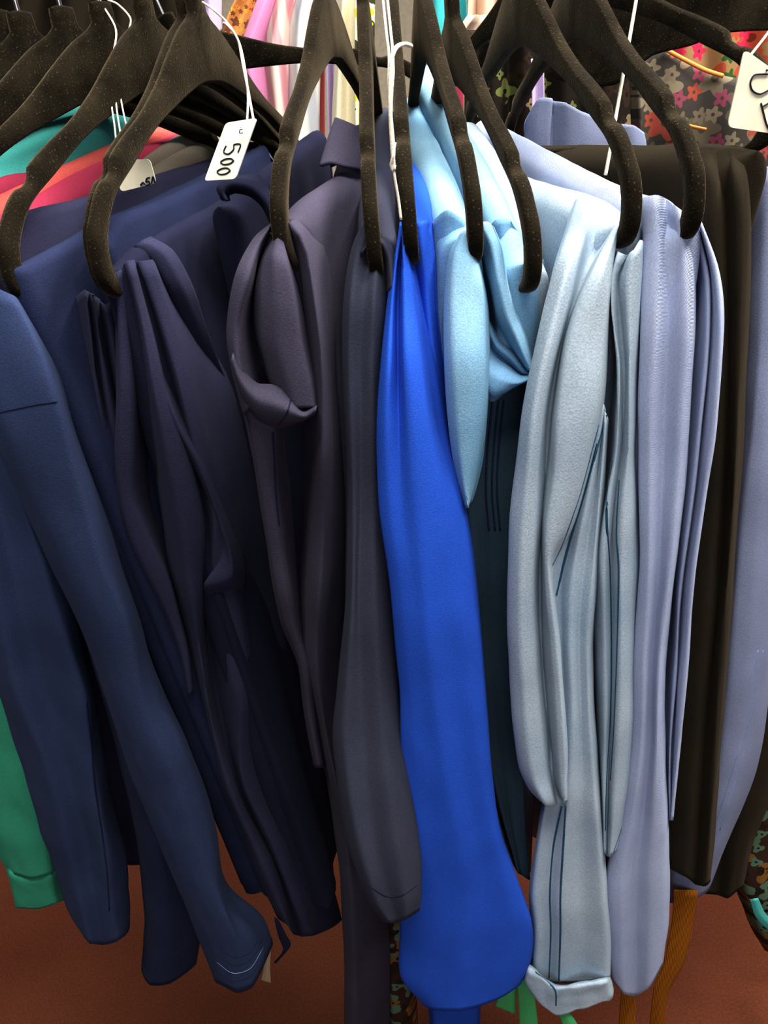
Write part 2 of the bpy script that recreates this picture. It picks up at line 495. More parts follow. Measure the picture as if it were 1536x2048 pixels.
HANG = {}
proto = build_hanger()
def hanger(key, hub, tip, label, dz=0.0, flip=False, roll=0.0):
    global proto
    r = proto if not HANG else dup(proto, label)
    r['label'] = label
    hx, hy = hub; tx, ty = tip
    d = Vector((tx - hx, ty - hy)); yaw = math.atan2(d.y, d.x)
    r.location = (hx, hy, 1.51 + dz); r.rotation_euler = (roll, 0, yaw)
    HANG[key] = r
    return r

# measured hub (above the rail line) and near-tip positions
hanger('L2', (-.144, 0), (-.190, -.22), 'black velvet hanger in front of the narrow folded navy trousers, carrying the 500 tag')
hanger('L1', (-.185, 0), (-.252, -.22), 'black velvet hanger at the left edge, near end on the blue navy trousers')
hanger('L0', (-.219, 0.0), (-.325, -.195), 'black velvet hanger whose arm leaves the left edge above the turquoise cloth')
hanger('Lm', (-.1545, 0.010), (-.1955, -.213), 'black velvet hanger mostly hidden behind the one with the 500 tag')
hanger('Lc', (-.250, 0.0), (-.37, -.185), 'black velvet hanger, third from the left at the top left corner', 0.0)
hanger('Lb', (-.284, 0.0), (-.415, -.175), 'black velvet hanger, second from the left at the top left corner')
hanger('La', (-.302, 0.0), (-.455, -.16), 'black velvet hanger in the very top left corner', 0.003)
hanger('h3', (-.042, 0), (-.0725, -.22), 'black velvet hanger pushed through the loop of the dark navy trousers', 0.006)
hanger('h4', (-.013, 0.0), (-.0165, -.22), 'black velvet hanger seen edge on, left of the royal blue trousers', -0.004)
hanger('h5', (.010, 0.002), (.0065, -.218), 'black velvet hanger seen edge on with its tip on the royal blue trousers', 0.003)
hanger('h6', (.033, 0.0), (.0460, -.22), 'black velvet hanger with its tip on the narrow sky blue leg', 0.0)
hanger('h7', (.056, 0.0), (.0815, -.22), 'black velvet hanger, first one right of the sky blue trousers with the pocket fold', -0.022)
hanger('h8', (.109, 0), (.1415, -.22), 'black velvet hanger with its curved end in the washed chambray trousers', 0.0)
hanger('h9', (.152, 0), (.1785, -.22), 'black velvet hanger with its curved end on the pale blue twill trousers', 0.0)
hanger('hk', (.155, .097), (.283, -.098), 'black velvet hanger turned sideways, carrying the black trousers at the right', 0.034)

def hp(px, py, xn, xh):
    """where the sight line meets the upright plane of a hanger (near end at xn, hub at xh)"""
    a = Vector((xn, -.22)); t = (Vector((xh, 0)) - a).normalized(); n = Vector((-t.y, t.x)); d = ray(px, py)
    k = n.dot(a - CAM.to_2d()) / n.dot(d.to_2d())
    return CAM + d * k

def ridge(pts, xn, xh): return [hp(x, y, xn, xh) for x, y in pts]

q = dup(proto, 'black velvet hanger turned sideways behind the 500 tag string, its arm level'); HANG['turn'] = q
A_, B_ = at(482, 92, .19), at(603, 97, .19)
ang = math.atan2(B_.z - A_.z, B_.x - A_.x) - math.atan2(-.056, .127)
q.rotation_euler = (0, -ang, 0)
q.location = A_ - Vector((.06 * math.cos(ang) + .028 * math.sin(ang), 0, .06 * math.sin(ang) - .028 * math.cos(ang)))

# ------------------------------------------------------------------ trousers
def trousers(label, loc, group='trousers hung over the rail'):
    return thing('trousers', label, 'trousers', loc, group)

# --- leftmost blue-navy pair on L1 (nearest leg at the left edge + a second leg behind it)
t = trousers('blue navy trousers at the left edge, broad near leg with cross seam and stitched hem', at(20, 560, -.22))
BB = [(560, -.215), (800, -.235), (1960, -.225)]
legB = cloth('leg', M['navy_b'], t, [
    [(-80, 560, 2.5), (-70, 700), (-20, 860), (60, 1035), (160, 1250), (215, 1400), (270, 1560), (350, 1760), (405, 1890), (430, 1955)],
    [(-50, 565, -.4), (-30, 700), (10, 860), (85, 1030), (182, 1250), (235, 1400), (288, 1560), (366, 1760), (420, 1890), (446, 1972)],
    [(-10, 575, -1), (30, 700), (70, 860), (120, 1030), (212, 1250), (258, 1400), (318, 1560), (392, 1760), (446, 1890), (474, 1984)],
    [(25, 590, -1), (80, 700), (112, 800), (155, 960), (200, 1120), (254, 1250), (285, 1400), (352, 1560), (412, 1740), (474, 1880), (505, 1975)],
    [(40, 600, .4), (110, 740), (140, 850), (182, 980), (220, 1110), (272, 1250), (292, 1330), (322, 1410), (368, 1495), (420, 1650), (445, 1800), (508, 1870), (532, 1925)],
    [(48, 610, 3), (118, 750), (148, 860), (190, 990), (232, 1120), (280, 1255), (299, 1330), (330, 1410), (376, 1495), (428, 1650), (455, 1790), (528, 1850), (543, 1890)],
], BB, depth=0.03, amp=0.0016, seed=1)
legA2 = cloth('leg', M['navy'], t, [
    [(130, 1150, 3), (185, 1330), (225, 1460), (262, 1620), (285, 1775), (290, 1850), (284, 1940)],
    [(150, 1150, 0), (200, 1330), (243, 1460), (285, 1620), (306, 1775), (310, 1850), (300, 1970)],
    [(170, 1150, 0), (216, 1330), (262, 1460), (310, 1620), (330, 1775), (340, 1850), (340, 1968)],
    [(200, 1150, 2.5), (235, 1330), (285, 1480), (345, 1650), (385, 1800), (398, 1870), (392, 1928)],
], [(1100, -.19), (2000, -.165)], depth=0.03, seed=2)
seat = drape('seat', M['navy'], t, ridge([(40, 528), (120, 486), (215, 436), (320, 390), (410, 348), (500, 300)], -0.25, -0.185), 0.73, half=.015, seed=3, near=.012, raw=True)
stitch('seam_stitching', [legB], [(-5, 826), (40, 816), (80, 808), (114, 803)], M['thread_navy'], t, r=.0005)
for k in range(4):
    stitch('hem_stitching', [legB], [(432 + k * 1.5, 1940 - k * 16), (465 + k, 1962 - k * 16), (500, 1953 - k * 16), (530 - k * 3, 1908 - k * 14)], M['thread_pale'] if k == 1 else M['thread_navy'], t, r=.0005)
    stitch('hem_stitching', [legA2], [(290, 1925 - k * 15), (315, 1945 - k * 15), (345, 1940 - k * 15), (385, 1912 - k * 14)], M['thread_navy'], t, r=.0005)

# --- leg A, further left
t = trousers('navy trousers at the far left behind the broad seamed leg, with a pressed crease', at(-80, 700, -.2))
legA = cloth('leg', M['navy_b'], t, [
    [(-110, 880, 3), (-70, 1100), (-20, 1330), (12, 1430), (52, 1545), (92, 1680), (130, 1800), (165, 1868)],
    [(-70, 880, 0), (-30, 1100), (20, 1330), (50, 1430), (95, 1545), (130, 1680), (158, 1800), (180, 1886)],
    [(-40, 880, 1), (20, 1100), (70, 1330), (100, 1430), (135, 1545), (170, 1680), (190, 1800), (205, 1889)],
    [(0, 880, 0), (75, 1100), (135, 1290), (170, 1400), (190, 1575), (214, 1700), (222, 1800), (236, 1880)],
    [(20, 880, 2.5), (110, 1100), (155, 1290), (185, 1400), (218, 1600), (246, 1700), (252, 1790), (260, 1858)],
], [(880, -.19), (1880, -.19)], depth=0.035, amp=.0022, seed=4)
drape('seat', M['navy_p'], t, ridge([(0, 448), (45, 425), (170, 392), (300, 352), (440, 312)], -0.272, -0.203), 0.76, half=.018, seed=5, raw=True)
cloth('leg', M['navy_p'], t, [
    [(10, 900, 4), (70, 1150), (120, 1400), (170, 1600), (222, 1722)],
    [(40, 900, 0), (100, 1150), (150, 1400), (200, 1600), (236, 1728)],
    [(90, 900, 1), (150, 1150), (200, 1400), (240, 1600), (262, 1730)],
    [(140, 900, 0), (200, 1150), (250, 1400), (280, 1600), (290, 1728)],
    [(170, 900, 4), (230, 1150), (280, 1400), (310, 1600), (310, 1722)],
], [(900, -.12), (1730, -.11)], depth=.04, rows=50, seed=61)
stitch('crease', [legA], [(172, 1400), (182, 1490), (190, 1575), (202, 1650), (214, 1740), (219, 1820)], M['thread_navy'], t, r=.0009)

# --- trousers of the hidden hanger next to L2: three thin dark folds
t = trousers('dark navy trousers squeezed to thin folds left of the 500 tag hanger end', at(175, 560, -.21))
cloth('leg', M['navy_p'], t, [
    [(150, 600, 4), (175, 760), (200, 880), (235, 1010), (262, 1160), (300, 1330)],
    [(168, 580, 0), (190, 750), (213, 880), (243, 1010), (272, 1160), (310, 1330)],
    [(178, 585, 1.6), (196, 750), (222, 880), (255, 1010), (285, 1160), (318, 1330)],
    [(187, 590, 0.2), (210, 750), (238, 900), (262, 1010), (290, 1160), (325, 1330)],
    [(198, 600, 2.2), (226, 760), (252, 900), (276, 1010), (300, 1160), (335, 1330)],
    [(212, 610, 1), (240, 770), (264, 900), (290, 1010), (312, 1160), (345, 1330)],
], [(560, -.205), (1330, -.16)], depth=0.03, seed=6)
drape('seat', M['navy'], t, ridge([(205, 480), (228, 436), (330, 395), (430, 345), (520, 292)], -0.215, -0.165), 0.72, half=.014, seed=7, near=.01, raw=True)

# --- L2: narrow navy trousers with long folds
t = trousers('navy trousers with long rippling folds, draped under the 500 tag hanger, hem above the floor', at(215, 590, -.21))
B2 = [(520, -.205), (800, -.21), (1400, -.185), (1900, -.165)]
leg2 = cloth('leg', M['navy_p'], t, [
    [(226, 560, 3), (232, 640), (232, 780), (228, 900), (236, 1010), (262, 1110), (300, 1200), (352, 1310), (372, 1400)],
    [(232, 545, -.5), (240, 640), (243, 780), (238, 900), (244, 1005), (268, 1090), (312, 1180), (362, 1300), (380, 1392)],
    [(240, 540, -.3), (250, 640), (262, 780), (264, 900), (268, 1000), (296, 1070), (335, 1150), (372, 1290), (384, 1385)],
    [(247, 540, 2.4), (262, 650), (278, 790), (284, 920), (296, 1020), (322, 1100), (350, 1190), (380, 1300), (392, 1385)],
], B2, depth=0.03, amp=.001, seed=8)
leg2b = cloth('leg', M['navy_p'], t, [
    [(246, 530, 2.5), (270, 660), (290, 800), (312, 950), (330, 1060), (345, 1160), (380, 1290), (415, 1440), (455, 1600), (510, 1740), (552, 1830)],
    [(255, 522, -.6), (284, 650), (306, 780), (338, 930), (365, 1060), (378, 1160), (398, 1300), (422, 1440), (462, 1590), (525, 1730), (575, 1850)],
    [(264, 520, .2), (300, 650), (330, 780), (375, 930), (405, 1040), (404, 1150), (408, 1320), (428, 1450), (475, 1590), (540, 1730), (590, 1868)],
    [(272, 522, 3.2), (312, 660), (348, 790), (392, 940), (408, 1060), (408, 1180), (420, 1320), (445, 1450), (485, 1590), (548, 1720), (600, 1872)],
    [(280, 522, 1), (330, 670), (366, 800), (402, 930), (430, 1030), (425, 1180), (450, 1300), (478, 1400), (485, 1560), (550, 1700), (612, 1874)],
    [(300, 520, 1.6), (350, 670), (386, 800), (420, 930), (458, 1105), (462, 1165), (490, 1300), (494, 1420), (500, 1560), (565, 1700), (626, 1872)],
    [(318, 560, 7), (378, 670, 5), (420, 800), (460, 950), (490, 1100), (500, 1200), (520, 1320), (528, 1420), (545, 1560), (600, 1700), (650, 1862)],
    [(330, 620, 14), (424, 700, 10), (470, 800, 9), (510, 950), (545, 1100), (560, 1200), (580, 1320), (590, 1420), (612, 1560), (645, 1700), (684, 1840)],
], B2, depth=0.02, amp=.0014, seed=9)
# knot where a fold tucks under
cloth('fold', M['navy_p'], t, [
    [(300, 740, .5), (345, 850), (392, 940), (425, 1030), (452, 1105)],
    [(306, 735, -.6), (352, 845), (400, 935), (436, 1030), (462, 1115), (462, 1150), (440, 1160), (408, 1166)],
    [(316, 735, .2), (362, 845), (412, 935), (448, 1030), (472, 1110), (474, 1160), (450, 1182), (412, 1190)],
    [(330, 735, 3), (376, 845), (424, 935), (460, 1030), (486, 1110), (490, 1170), (460, 1200), (420, 1215)],
], [(700, -.205), (1200, -.185)], rows=50, amp=.0006, seed=10)
drape('seat', M['navy_d'], t, ridge([(232, 530), (262, 500), (350, 448), (440, 402), (530, 345), (600, 290)], -0.19, -0.144), 0.76, half=.017, seed=11, near=.012, folds=.008, raw=True)  # seat darker than its legs: shade of the gap put into the colour
# stitched waist pleat over the ridge
cloth('pleat', M['navy_p'], t, [
    [(262, 498, -.3), (290, 525), (320, 570), (350, 640, .5), (380, 720, 1.8), (420, 800, 4)],
    [(270, 490, -.9), (305, 515), (338, 570), (368, 640, 0), (398, 720, 1.5), (440, 800, 4)],
    [(284, 482, -.7), (325, 505), (362, 570), (390, 640, .2), (418, 720, 1.8), (455, 800, 4)],
    [(300, 474, .6), (345, 500), (385, 570), (408, 640, 1), (436, 720, 2), (470, 800, 4)],
], [(470, -.165), (800, -.15)], rows=40, amp=.0005, seed=12)
cl = cloth('drawstring', M['navy_d'], t, [
    [(548, 1835, 0), (556, 1870), (566, 1900), (548, 1925)],
    [(556, 1838, 0), (572, 1870), (582, 1890), (552, 1926)],
], [(1800, -.17), (1930, -.17)], rows=14, sub=3, amp=0)

# --- G3: loop of dark navy cloth round hanger h3
t = trousers('dark navy trousers with an open hanging loop of cloth below the hanger tip', at(572, 515, -.22))
B3 = [(440, -.215), (560, -.24), (850, -.245), (1100, -.225), (1500, -.19), (2060, -.165)]
loop = cloth('leg', M['ink'], t, [
    [(556, 448, 5), (545, 480), (528, 560), (520, 660), (530, 740), (548, 800)],
    [(548, 446, 1.5), (510, 480), (478, 560), (462, 660), (470, 740), (490, 820)],
    [(544, 446, 0), (508, 478), (470, 560), (454, 660), (464, 740), (487, 830)],
    [(540, 452, -.8), (516, 490), (492, 560), (472, 660), (478, 740), (498, 815)],
    [(538, 458, .2), (517, 500), (502, 560), (486, 640), (492, 730), (508, 800)],
    [(538, 462, 3.5), (520, 510), (508, 570), (500, 650), (512, 720), (525, 790)],
    [(540, 464, 4.2), (522, 520), (512, 580), (512, 660), (524, 730), (545, 800)],
    [(545, 466, .8), (526, 520), (514, 580), (514, 660), (534, 730), (556, 805)],
    [(556, 470, -.6), (548, 520), (552, 600), (556, 680), (572, 750), (590, 815)],
    [(566, 480, -.4), (574, 530), (590, 610), (604, 690), (620, 760), (628, 815)],
    [(572, 486, 3.2), (586, 540), (604, 620), (618, 700), (632, 770), (638, 830)],
], B3, rows=60, amp=.0007, seed=13)
pouch = cloth('fold', M['ink'], t, [
    [(470, 700, 3), (488, 745), (516, 775), (547, 782), (580, 800), (600, 826), (640, 815)],
    [(466, 700, 0), (484, 738), (514, 768), (547, 772), (582, 795), (604, 822), (634, 812)],
    [(464, 715, -1.2), (482, 760), (512, 795), (548, 808), (584, 822), (610, 832), (632, 818)],
    [(466, 730, -.8), (486, 790), (514, 825), (550, 838), (584, 842), (608, 838), (630, 824)],
    [(472, 745, 1.0), (492, 815), (518, 848), (548, 857), (580, 848), (606, 840), (628, 830)],
    [(480, 760, 4), (500, 825), (524, 850), (550, 858), (580, 850), (604, 842), (624, 834)],
], B3, rows=50, amp=.0005, seed=14)
leg3 = cloth('leg', M['ink'], t, [
    [(480, 790, 4), (496, 850), (517, 980), (535, 1092), (548, 1183), (563, 1251), (596, 1330), (610, 1430), (630, 1535)],
    [(486, 790, .3), (502, 850), (524, 980), (541, 1092), (556, 1183), (572, 1251), (602, 1330), (616, 1430), (636, 1535)],
    [(510, 800, .2), (522, 850), (540, 980), (556, 1092), (570, 1183), (584, 1251), (610, 1330), (622, 1430), (640, 1535)],
    [(535, 810, .6), (545, 860), (553, 990), (566, 1092), (580, 1183), (592, 1251), (616, 1330), (628, 1430), (644, 1535)],
    [(560, 810, 4), (566, 870), (578, 990), (586, 1092), (596, 1183), (606, 1251), (626, 1330), (638, 1430), (650, 1535)],
], B3, depth=.03, amp=.001, seed=15)
leg3b = cloth('leg', M['ink'], t, [
    [(574, 470, 5), (590, 520), (606, 640), (614, 760), (612, 900), (606, 1069), (600, 1206), (602, 1320), (630, 1450), (668, 1650), (686, 1850), (688, 2070)],
    [(576, 455, 1), (600, 500), (622, 640), (632, 760), (630, 900), (624, 1069), (614, 1206), (614, 1320), (640, 1450), (676, 1650), (692, 1850), (694, 2070)],
    [(580, 445, -.3), (610, 490), (634, 640), (645, 760), (646, 900), (646, 1069), (638, 1206), (634, 1342), (650, 1460), (688, 1650), (706, 1850), (708, 2070)],
    [(590, 440, .6), (622, 490), (644, 640), (652, 760), (656, 900), (660, 1069), (652, 1220), (646, 1342), (660, 1460), (700, 1650), (724, 1850), (726, 2070)],
    [(600, 432, 2.2), (636, 490), (654, 640), (660, 760), (666, 900), (672, 1069), (664, 1220), (660, 1342), (680, 1460), (722, 1650), (752, 1850), (752, 2070)],
    [(612, 425, 4.5), (650, 490), (668, 640), (672, 760), (682, 900), (690, 1069), (690, 1220), (690, 1342), (706, 1460), (748, 1650), (778, 1850), (778, 2070)],
], B3, depth=.03, amp=.001, rows=90, seed=16)
seat3 = drape('seat', M['ink'], t, [(580, 432, -.2), (622, 388, -.16), (690, 342, -.10), (702, 300, -.03), (716, 250, .08)], 0.8, half=.02, top=.014, seed=17, near=.01)
cloth('waistband', M['ink'], t, [
    [(676, 240, 3), (662, 280), (644, 330)],
    [(672, 236, 0), (656, 282), (640, 332)],
    [(690, 244, -.7), (676, 290), (662, 326)],
    [(712, 254, -.7), (702, 298), (694, 334)],
    [(730, 264, .6), (728, 300), (724, 340)],
    [(738, 280, 3), (738, 310), (734, 350)],
], [(230, -.075), (340, -.115)], rows=24, amp=.0007, seed=18, thick=.002)
stitch('seam_stitching', [leg3], [(545, 864), (548, 920), (551, 987), (558, 1050)], M['thread_navy'], t, r=.0008)
stitch('seam_stitching', [pouch], [(581, 798), (576, 820), (566, 838), (556, 850)], M['thread_navy'], t, r=.0006)

# --- navy pair seen behind the loop, with a rolled waistband
t = trousers('deep navy trousers behind the loop, rolled waistband curling over the ridge', at(450, 400, -.1))
drape('seat', M['navy_d'], t, ridge([(448, 408), (480, 375), (520, 345), (580, 300), (630, 262)], -0.155, -0.115), 0.8, half=.016, top=.012, seed=19, near=.012, folds=.01, raw=True)  # dark tone carries the shade on this seat's side faces
cloth('waistband', M['navy_d'], t, [
    [(444, 398, 1.2), (438, 375), (452, 358), (490, 352), (520, 346)],
    [(448, 400, -.2), (436, 378), (450, 362), (488, 360), (522, 372), (545, 400)],
    [(452, 402, -.6), (446, 384), (462, 372), (498, 376), (528, 396), (548, 430)],
    [(458, 402, 1.2), (456, 390), (470, 384), (500, 390), (526, 412), (545, 450)],
], [(340, -.115), (450, -.135)], rows=34, amp=.0004, seed=20, thick=.002)

# --- G4: slate navy leg, edge-on hanger h4
t = trousers('slate navy trousers hanging just left of the royal blue pair, rounded hem', at(755, 565, -.21))
B4 = [(300, -.10), (440, -.205), (600, -.225), (1000, -.226), (1350, -.25), (1840, -.292)]
leg4 = cloth('leg', M['slate'], t, [
    [(735, 440, 4), (712, 500), (700, 600), (698, 700), (698, 820), (706, 1000), (704, 1200), (690, 1380), (676, 1470), (688, 1600), (708, 1700), (742, 1795), (770, 1835)],
    [(732, 436, .8), (706, 500), (690, 600), (687, 700), (689, 820), (694, 1000), (692, 1200), (676, 1380), (667, 1470), (680, 1600), (700, 1700), (738, 1805), (768, 1842)],
    [(738, 440, -.6), (716, 505), (702, 600), (698, 700), (702, 820), (708, 1000), (706, 1200), (694, 1380), (690, 1470), (702, 1600), (722, 1700), (755, 1805), (780, 1846)],
    [(752, 452, -.2), (738, 510), (726, 600), (720, 700), (722, 820), (722, 1000), (716, 1200), (722, 1380), (726, 1470), (738, 1600), (756, 1710), (782, 1805), (796, 1845)],
    [(764, 470, -.7), (756, 520), (748, 600), (744, 700), (744, 820), (746, 1000), (750, 1200), (758, 1380), (766, 1470), (782, 1600), (798, 1710), (812, 1805), (814, 1838)],
    [(776, 500, .8), (776, 540), (770, 620), (766, 700), (766, 820), (770, 1000), (778, 1200), (790, 1380), (802, 1480), (822, 1600), (834, 1710), (838, 1790), (832, 1825)],
    [(784, 520, 3), (788, 560), (784, 640), (780, 720), (778, 820), (782, 1000), (792, 1200), (800, 1380), (812, 1480), (830, 1600), (840, 1700), (842, 1780), (838, 1815)],
], B4, depth=.03, rows=90, amp=.0008, seed=21)
seat4 = drape('seat', M['slate'], t, [(760, 468, -.2), (748, 420, -.17), (748, 375, -.12), (752, 320, -.04), (762, 262, .06), (768, 215, .16)], 0.8, half=.017, top=.012, seed=22, near=.012)
cloth('fold', M['slate'], t, [
    [(730, 500, 1), (742, 478), (765, 476), (784, 496), (790, 530), (792, 560)],
    [(722, 506, -.2), (740, 486), (764, 486), (778, 512), (782, 545), (784, 575)],
    [(720, 520, 1), (740, 500), (758, 498), (768, 524), (772, 556), (774, 590)],
], [(470, -.222), (600, -.225)], rows=30, amp=.0003, seed=23)
stitch('hem_stitching', [leg4], [(740, 1772), (770, 1792), (800, 1792), (834, 1770)], M['thread_navy'], t, r=.0006)

# --- G5: royal blue
t = trousers('bright royal blue trousers, pinched at the hanger tip and flaring to a wide rounded hem', at(822, 512, -.215))
B5 = [(440, -.208), (560, -.222), (800, -.245), (1200, -.255), (2020, -.25)]
leg5 = cloth('leg', M['royal'], t, [
    [(801, 455, 2.5), (792, 520), (780, 620), (770, 720), (762, 830), (764, 1000), (788, 1200), (803, 1370), (808, 1490), (811, 1600), (808, 1750), (806, 1850), (808, 1950), (846, 2000)],
    [(800, 452, .2), (788, 510), (775, 600), (764, 720), (757, 830), (759, 1000), (783, 1200), (799, 1370), (804, 1490), (806, 1600), (804, 1750), (801, 1850), (804, 1955), (850, 2012)],
    [(803, 452, -.7), (794, 510), (785, 600), (778, 720), (774, 830), (778, 1000, -.5), (802, 1200, -.5), (818, 1370), (828, 1490), (834, 1600), (838, 1750), (836, 1860), (842, 1965), (870, 2018)],
    [(805, 454, .8), (800, 510), (796, 600), (796, 720), (797, 830, .1), (804, 1000, -.5), (828, 1200, -.8), (842, 1370), (857, 1490), (868, 1600), (878, 1750), (880, 1870), (884, 1975), (895, 2020)],
    [(807, 455, -1.0), (806, 520), (808, 600), (812, 720), (818, 830), (832, 1000), (850, 1200), (866, 1370), (882, 1490), (900, 1600), (928, 1750), (926, 1870), (922, 1975), (920, 2021)],
    [(811, 458, -.4), (818, 520), (826, 600), (838, 720), (852, 830), (880, 1000), (892, 1200), (905, 1370), (920, 1490), (938, 1600), (968, 1750), (974, 1870), (966, 1965), (950, 2016)],
    [(814, 460, 1.4), (830, 540), (842, 630), (858, 740), (876, 850), (908, 1000, .6), (924, 1200, 0), (940, 1370, -.2), (955, 1490), (972, 1600), (1006, 1740), (1022, 1840), (1012, 1940), (990, 2002)],
    [(818, 462, 2.2), (840, 550), (854, 640), (872, 750), (892, 860), (920, 990, 1.4), (944, 1150, .8), (960, 1300, .5), (974, 1490), (995, 1650), (1042, 1790), (1060, 1850), (1050, 1940), (1030, 1975)],
    [(822, 466, 4), (850, 560), (862, 640), (880, 750), (898, 860), (926, 990), (949, 1150), (965, 1300), (978, 1490), (1002, 1660), (1050, 1800), (1066, 1870), (1058, 1930), (1040, 1965)],
], B5, depth=.03, rows=110, amp=.0009, seed=24)
leg5b = cloth('leg', M['royal'], t, [
    [(822, 470, 2), (828, 540), (836, 620), (846, 700), (858, 780), (870, 860)],
    [(826, 456, .2), (834, 530), (844, 610), (852, 690), (864, 770), (874, 860)],
    [(836, 445, -.6), (848, 520), (856, 610), (864, 690), (874, 770), (884, 860)],
    [(850, 440, .2), (862, 510), (868, 610), (874, 690), (884, 780), (896, 870)],
    [(860, 440, 3), (872, 510), (878, 610), (884, 690), (894, 780), (908, 880)],
], [(430, -.20), (560, -.205), (880, -.212)], depth=.02, rows=50, amp=.0005, seed=25)
drape('seat', M['royal'], t, [(836, 448, -.195), (838, 400, -.15), (834, 355, -.09), (826, 318, -.02), (815, 280, .07)], 0.7, half=.014, top=.009, seed=26, near=.008)
cloth('leg', M['royal'], t, [
    [(852, 1990, 3), (858, 2020), (862, 2070)],
    [(860, 1990, 0), (868, 2020), (872, 2070)],
    [(905, 1990, -.4), (910, 2020), (912, 2070)],
    [(948, 1985, 0), (952, 2020), (950, 2070)],
    [(956, 1985, 3), (960, 2018), (957, 2068)],
], [(1900, -.2), (2100, -.2)], depth=.02, rows=20, amp=.0004, seed=27)

# --- G6: sky blue with narrow leg + pocket loop
t = trousers('sky blue chambray trousers with a narrow smooth leg and a pointed pocket fold beside it', at(946, 530, -.22))
B6 = [(440, -.205), (560, -.225), (760, -.238), (1020, -.235)]
leg6 = cloth('leg', M['sky'], t, [
    [(928, 460, 3.5), (906, 500), (896, 600), (896, 720), (900, 820), (908, 900), (918, 960), (928, 1005)],
    [(924, 462, .4), (899, 508), (890, 600), (890, 720), (895, 820), (904, 900), (918, 970), (931, 1016)],
    [(930, 462, -.8), (912, 508), (905, 600), (908, 720), (914, 820), (920, 900), (928, 970), (936, 1016)],
    [(937, 466, -.7), (934, 520), (936, 600), (940, 720), (940, 820), (938, 900), (938, 970), (938, 1012)],
    [(943, 480, .0), (958, 550), (968, 620), (968, 720), (964, 820), (956, 900), (948, 970), (941, 1005)],
    [(946, 490, 3), (966, 560), (977, 630), (979, 730), (974, 830), (964, 920), (952, 975), (944, 1000)],
], B6, depth=.03, rows=70, amp=.0006, seed=28)
cloth('leg', M['sky_d'], t, [
    [(866, 452, 4), (864, 520), (872, 620), (886, 760), (905, 900), (925, 1000)],
    [(870, 440, 1), (872, 520), (880, 620), (896, 760), (912, 900), (932, 1000)],
    [(895, 420, -.2), (894, 500), (900, 620), (912, 760), (922, 900), (936, 1000)],
    [(925, 440, .2), (925, 500), (930, 620), (936, 760), (934, 900), (938, 1000)],
    [(940, 460, 3), (950, 520), (956, 620), (955, 760), (946, 900), (942, 1000)],
], [(420, -.19), (700, -.205), (1000, -.215)], depth=.02, rows=50, amp=.0006, seed=29)
loop6 = cloth('pocket_fold', M['sky'], t, [
    [(950, 462, 4), (960, 520), (978, 580), (992, 650), (1020, 700), (1050, 744)],
    [(952, 450, .8), (968, 500), (986, 580), (1000, 640), (1028, 692), (1056, 742)],
    [(958, 444, -.6), (982, 490), (1000, 570), (1014, 630), (1036, 684), (1060, 740)],
    [(975, 444, -.2), (998, 490), (1012, 570), (1028, 625), (1048, 680), (1064, 738)],
    [(988, 454, 3), (1008, 505), (1022, 580), (1038, 630), (1056, 680), (1068, 735)],
], [(440, -.205), (600, -.215), (760, -.215)], depth=.02, rows=50, amp=.0005, seed=30)
cloth('pocket_fold', M['sky_d'], t, [
    [(978, 640, 1.6), (1000, 676), (1030, 700), (1052, 735), (1062, 746)],
    [(972, 640, .3), (994, 690), (1024, 716), (1046, 742), (1064, 750)],
    [(966, 660, 1.8), (988, 705), (1018, 730), (1044, 752), (1064, 754)],
    [(966, 690, -.2), (984, 722), (1014, 740), (1040, 754), (1064, 752)],
    [(968, 720, -.7), (984, 750), (1010, 762), (1036, 766), (1062, 756)],
    [(970, 760, -.4), (984, 786), (1006, 782), (1032, 770), (1060, 758)],
    [(974, 800, 2), (986, 806), (1004, 790), (1028, 774), (1056, 760)],
], [(640, -.20), (800, -.215)], rows=36, amp=.0004, seed=31)
drape('seat', M['sky'], t, [(920, 470, -.2), (896, 400, -.15), (872, 330, -.08), (848, 275, 0.0), (835, 240, .08), (828, 190, .18)], 0.8, half=.02, top=.014, seed=32, near=.012, folds=.008, rec=0.24)
leg6d = cloth('leg', M['denim'], t, [
    [(920, 900, 3), (930, 1050), (944, 1300), (968, 1500), (1000, 1640), (1030, 1735)],
    [(925, 900, 0), (940, 1050), (952, 1300), (978, 1500), (1008, 1640), (1036, 1745)],
    [(950, 900, .6), (960, 1050), (972, 1300), (994, 1500), (1016, 1640), (1040, 1748)],
    [(978, 770, .3), (985, 1050), (996, 1300), (1012, 1500), (1026, 1640), (1044, 1750)],
    [(1010, 762, .4), (1012, 1050), (1012, 1300), (1024, 1500), (1036, 1640), (1050, 1755)],
    [(1062, 752, .8), (1060, 1050), (1046, 1300), (1046, 1500), (1050, 1640), (1060, 1760)],
], [(760, -.2), (900, -.204), (1750, -.20)], depth=.03, rows=70, amp=.0008, seed=33)
for dx in (0, 12, 22):
    stitch('seam_stitching', [leg6d], [(985 + dx, 800), (975 + dx, 900), (972 + dx, 980), (978 + dx, 1060)], M['thread_navy'], t, r=.0008)
stitch('seam_stitching', [leg6], [(968, 880), (954, 950), (938, 1008)], M['thread_teal'], t, r=.0007)

